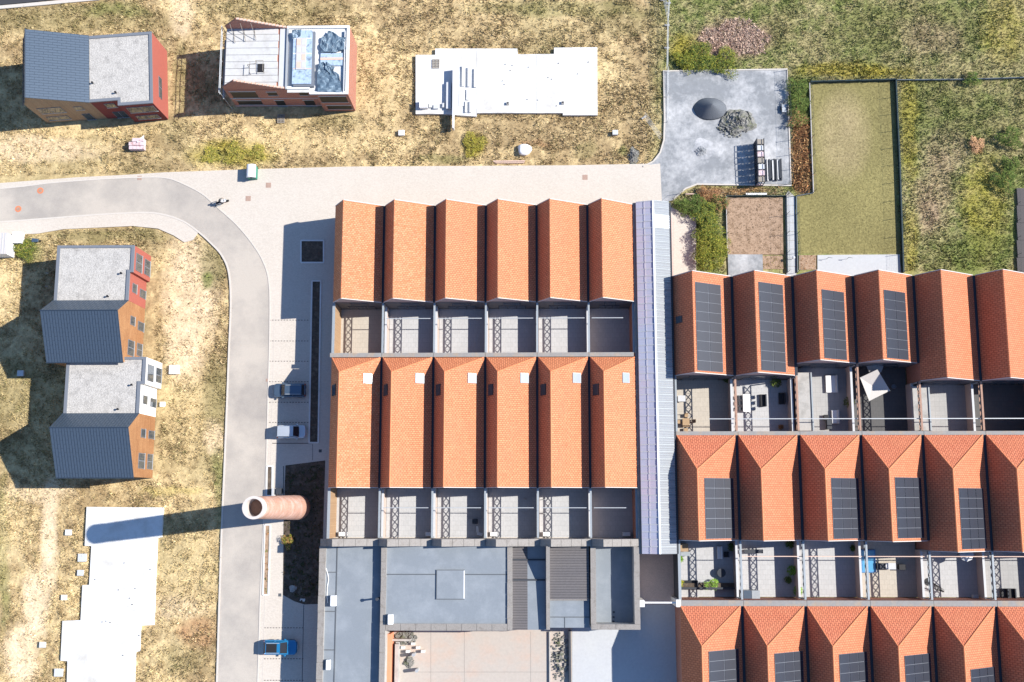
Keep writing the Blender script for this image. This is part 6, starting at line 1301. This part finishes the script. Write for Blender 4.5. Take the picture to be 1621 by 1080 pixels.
def sofa(px, py, w, l, label, m='steel_dark', yaw=0, back=1, cm='floor_mid'):
    c = P(px, py, .4); t = thing('garden_sofa', label, 'sofa', (c.x, c.y, .09)); MB().box(c.x - w / 2, c.x + w / 2, c.y - l / 2, c.y + l / 2, .14, .36).build('frame', m, t)
    MB().box(c.x - w / 2 + .03, c.x + w / 2 - .03, c.y - l / 2 + .03, c.y + l / 2 - .03, .362, .46).build('cushion', cm, t, bevel=.03); xb = c.x + back * (w / 2 - .07); MB().box(xb - .07, xb + .07, c.y - l / 2, c.y + l / 2, .465, .8).build('backrest', m, t)
sofa(1208, 634, .8, 1.6, 'dark sofa in the middle of the second upper right terrace', cm='black'); sofa(1238, 631, .8, 1.5, 'dark armchair pair by the right wall of the second upper right terrace', cm='black')
def pot(px, py, r, h, cols, label, seed=1, z=.09, potm='steel_dark', ph=.4):
    c = P(px, py, z + .4); t = thing('potted_plant', label, 'potted plant', (c.x, c.y, z), 'potted plants on the terraces'); MB().lathe(c.x, c.y, [(.16, z), (.24, z + ph), (.2, z + ph), (.18, z + ph - .04)], 14).build('pot', potm, t)
    q = np.random.default_rng(seed + 70); n = int(120 + 260 * r * r); th = q.uniform(0, 6.283, n); rr_ = q.uniform(0, 1, n) ** .5; x = c.x + r * rr_ * np.cos(th); y = c.y + r * rr_ * np.sin(th); zz = z + ph + h * (1 - rr_ ** 2) * q.uniform(.3, 1, n)
    blades('foliage', x, y, zz, np.full(n, .2), np.array(cols)[q.integers(0, len(cols), n)], nb=3, spread=1.2, kind=None, rs=seed, parent=t)
LG = [(.25, .45, .06), (.35, .5, .1), (.15, .3, .05)]
for k, (px, py, r, h, cs, lb) in enumerate(((1344, 637, .7, .6, GG, 'low grey-green plant in the third upper right terrace'), (1254, 903, .65, 1.2, [(.10, .25, .03), (.2, .35, .05)], 'bright green shrub in a pot on the second lower right terrace'), (1263, 935, .6, .7, LG, 'yellow-striped spiky plant in the corner of the second lower terrace'), (1247, 918, .45, .5, GG, 'dark small plant beside the bright green shrub'), (1130, 925, .7, .4, LG, 'bright green grass clump in the planter, right'), (1118, 927, .5, .35, LG, 'bright green grass clump in the planter, left'), (1076, 885, .4, .4, LG, 'small light green plant by the alley wall, upper'), (1077, 924, .45, .5, [(.5, .4, .05), (.3, .4, .05)], 'yellow-green plant by the alley wall, lower'),
    (1150, 600, .5, .6, GG, 'dark plant in the upper right corner of the first upper terrace'), (1228, 606, .7, .5, GG, 'dark spreading plant at the house wall of the second terrace'), (1236, 676, .3, .3, RU, 'small reddish plant low in the second upper terrace'), (1158, 866, .5, .7, GG, 'dark plant in the upper corner of the first lower terrace'), (1250, 862, .5, .6, GG, 'dark plant in the upper corner of the second lower terrace'))): pot(px, py, r, h, cs, lb, k)
c = P(1384, 578, 2.2); 
def parasol(px, py, r, label, m, z=2.3):
    c = P(px, py, z); t = thing('parasol', label, 'parasol', (c.x, c.y, .09)); MB().lathe(c.x, c.y, [(.03, .09), (.03, z + .3)], 8).build('pole', 'galvanised', t); MB().lathe(c.x, c.y, [(.3, .09), (.3, .16)], 16).build('base', 'concrete', t)
    mb = MB(); mb.lathe(c.x, c.y, [(r, z), (r, z + .03), (.03, z + .4)], 8); mb.build('canopy', m, t)
parasol(1385, 580, 1.1, 'round grey parasol half under the eaves of the fourth upper terrace', 'floor_mid')
# shade sail on the fourth upper terrace
t = thing('shade_sail', 'pale triangular shade sail stretched over the fourth upper right terrace', 'shade sail', tuple(P(1385, 610, 0)))
A_, B_, C_, D_ = P(1389, 585, 3.4), P(1409, 618.5, 2.4), P(1376, 635, 2.4), P(1361.5, 598, 2.8); mid = P(1380, 610, 2.5)
mb = MB(); mb.v = [tuple(q) for q in (A_, D_, C_, B_, mid)]; mb.f = [(0, 1, 4), (1, 2, 4), (2, 3, 4), (3, 0, 4)]; mb.mi = [0] * 4; mb.build('canopy', 'sail', t)
for q in (B_, C_, D_): mb = MB(); mb.bar((q.x, q.y, .1), (q.x, q.y, q.z), .035, n=6); mb.build('pole', 'galvanised', t)
for k, (px, py, lb) in enumerate(((1415, 612, 'right of the shade sail'), (1348, 618, 'left of the shade sail'))):
    c = P(px, py, .5); tag(MB().lathe(c.x, c.y, [(.2, .09), (.32, .5), (.27, .5), (.22, .3)], 18).build('planter', 'coping_dark'), 'round dark planter pot %s' % lb, 'planter')
sofa(1316, 608, 1.5, 2.3, 'pale lounger in the sun on the third upper right terrace', 'pale_grey', cm='white'); sofa(1322, 660, .9, 1.8, 'white lounger below the first on the third upper terrace', 'pale_grey', cm='white')
crate(1310, 665, 1316, 679, .09, .7, 'dark storage box on the third upper terrace', 'steel_dark', name='storage_box'); crate(1305, 657, 1311, 665, .09, .45, 'small black box above the storage box', 'black', name='storage_box')
# lower right terraces
c = P(1140, 876, .5); sofa(1139, 875, .6, 1.6, 'white sofa on the first lower right terrace', 'white', cm='white'); sofa(1092, 924, 2.0, .8, 'dark rattan sofa before the planter of the first lower terrace', 'steel_dark', cm='black')
table(1142, 907, 1.1, 1.1, 'steel_dark', 'round dark table on the first lower right terrace', rnd=True); sofa(1150, 878, .6, .7, 'small dark armchair right of the white sofa', cm='black')
a, b = P(1075, 933, .9), P(1168, 930, .9); t = thing('planter_wall', 'long low planter wall across the bottom of the first lower right terrace', 'planter', (a.x, a.y, 0)); MB().box(a.x, b.x, a.y, b.y, .09, .9).build('wall', 'steel_dark', t); MB().box(a.x, b.x, b.y, b.y + .5, .09, .7).build('soil', 'soil_dark', t)
crate(1077, 861, 1089, 873, .09, 1.1, 'wooden storage cupboard at the arcade wall of the first lower terrace', 'wood', name='storage_box'); crate(1078, 874, 1092, 880, .09, .6, 'grey low cupboard below the wooden one', 'steel', name='storage_box')
table(1193, 873, 2.4, .5, 'steel_dark', 'narrow dark plant rack on the second lower right terrace'); a, b = P(1177.5, 951, 2.0), P(1203, 935, 2.0); t = thing('shed', 'small metal roofed shed at the bottom of the second lower terrace', 'shed', ((a.x + b.x) / 2, (a.y + b.y) / 2, .09))
MB().box(a.x + .05, b.x - .05, a.y + .05, b.y - .02, .09, 1.95).build('wall', 'steel', t); 
for k in range(2): MB().box(a.x + (b.x - a.x) * k / 2, a.x + (b.x - a.x) * (k + .97) / 2, a.y, b.y, 1.953 + .02 * k, 2.03 + .02 * k).build('roof', 'zinc' if k == 0 else 'steel', t)
a, b = P(1363.5, 907, .5), P(1386, 870, .5); t = thing('paddling_pool', 'blue rectangular paddling pool under the girder of the fourth lower terrace', 'paddling pool', ((a.x + b.x) / 2, (a.y + b.y) / 2, .09))
MB().box(a.x, b.x, a.y, b.y, .09, .42).build('wall', 'pool_blue', t, bevel=.12); MB().box(a.x + .22, b.x - .22, a.y + .22, b.y - .22, .42, .44).build('water', 'pool_water', t)
crate(1389, 892, 1401, 901, .09, .7, 'dark barbecue box right of the paddling pool', 'steel_dark', name='barbecue', cat='barbecue'); table(1410, 896.5, 1.3, .8, 'pale_grey', 'grey kitchen table beside the barbecue box', h=.85); crate(1424, 894, 1433, 902, .09, .8, 'black cube at the end of the barbecue row', 'black', name='storage_box')
pot(1350, 868, .35, .3, GG, 'small plant by the house wall of the third lower terrace', 31)
# hanging leaf-shaped chair
c = P(1484, 931, 1.0); t = thing('hanging_chair', 'leaf-shaped woven hanging chair on the fifth lower right terrace', 'chair', (c.x, c.y, .09))
mb = MB()
for k in range(9):
    u = -1 + k / 4.; 
    mb.bar((c.x - .8, c.y + .7, 1.9), (c.x + u * .55 + .2, c.y - .1 - abs(u) * .1, .8 + .4 * u * u), .022, n=5); mb.bar((c.x + u * .55 + .2, c.y - .1 - abs(u) * .1, .8 + .4 * u * u), (c.x + .95, c.y - .55, .6), .022, n=5)
for k in range(5): f = k / 4 ; mb.bar((c.x - .5 + f, c.y + .5 - .3 * f, 1.3 - .5 * f), (c.x - .6 + f * 1.3, c.y - .1 - .5 * f, 1.2 - .5 * f), .02, n=5)
mb.build('seat', 'black', t); mb = MB(); mb.bar((c.x - .8, c.y + .7, .1), (c.x - .8, c.y + .7, 2.1), .035, n=6); mb.build('pole', 'steel_dark', t); MB().lathe(c.x - .8, c.y + .7, [(.5, .09), (.5, .13)], 18).build('base', 'black', t)
for k, (px, lb) in enumerate(((1590, 'left'), (1602, 'right'))): sofa(px, 942, .85, 1.6, 'dark lounger on the sixth lower right terrace, %s one of two' % lb, cm='black')
c = P(1544, 946, .5); crate(1541, 942, 1549, 950, .09, .6, 'small blue-grey box in the corner of the fifth lower terrace', 'pale_grey', name='storage_box'); parasol(1530, 878, .9, 'folded pale parasol top at the wall of the fifth lower terrace', 'pale_grey')
crate(748, 822, 756, 829, .09, .5, 'small dark box on the third lower left terrace', 'steel_dark', name='storage_box'); pbox(740, 800, 765, 822, .09, .12, 'floor_mid', 'shadow_patch', 'flat grey sheet painted as a shadow on the third lower left terrace', 'shadow_patch')  # flat grey sheet stands in for the shadow of a rack
c = P(757, 843, .5); t = thing('sun_lounger', 'white folded lounger by the low wall of the third lower left terrace', 'lounger', (c.x, c.y, .09)); MB().slab([(c.x - .2, c.y - .3, .5), (c.x + .5, c.y - .5, .35), (c.x + .6, c.y - .1, .35), (c.x - .1, c.y + .1, .5)], (0, 0, -.08)).build('seat', 'white', t); MB().slab([(c.x - .25, c.y, .5), (c.x + .1, c.y - .05, .5), (c.x + .0, c.y + .8, .95), (c.x - .25, c.y + .8, .95)], (0, 0, -.08)).build('backrest', 'white', t); mb = MB(); [mb.bar((c.x + u, c.y + v, .09), (c.x + u, c.y + v, .45), .03) for u, v in ((-.1, -.3), (.45, -.3), (-.1, .05))]; mb.build('leg', 'galvanised', t)
# lamp post shadow caster on the garden path
c = P(1256, 408, 1.0); t = thing('garden_lamp', 'small round lamp on a post at the garden path', 'lamp', (c.x, c.y, .05)); MB().lathe(c.x, c.y, [(.04, .05), (.04, 1.0)], 8).build('post', 'steel', t); MB().lathe(c.x, c.y, [(.1, 1.0), (.2, 1.08), (.2, 1.14), (.08, 1.2)], 14).build('lamp_head', 'pale_grey', t)
for k, (px, lb) in enumerate(((1311, 'left'), (1343, 'right'))):
    c = P(px, 408, .8); t = thing('garden_goal', 'thin dark metal frame on the pale patio, %s one of two' % lb, 'frame', (c.x, c.y, .04)); mb = MB(); mb.bar((c.x, c.y, .04), (c.x, c.y, 1.0), .03); mb.bar((c.x, c.y, 1.0), (c.x + .5, c.y - .1, 1.0), .03); mb.build('frame', 'steel_dark', t)
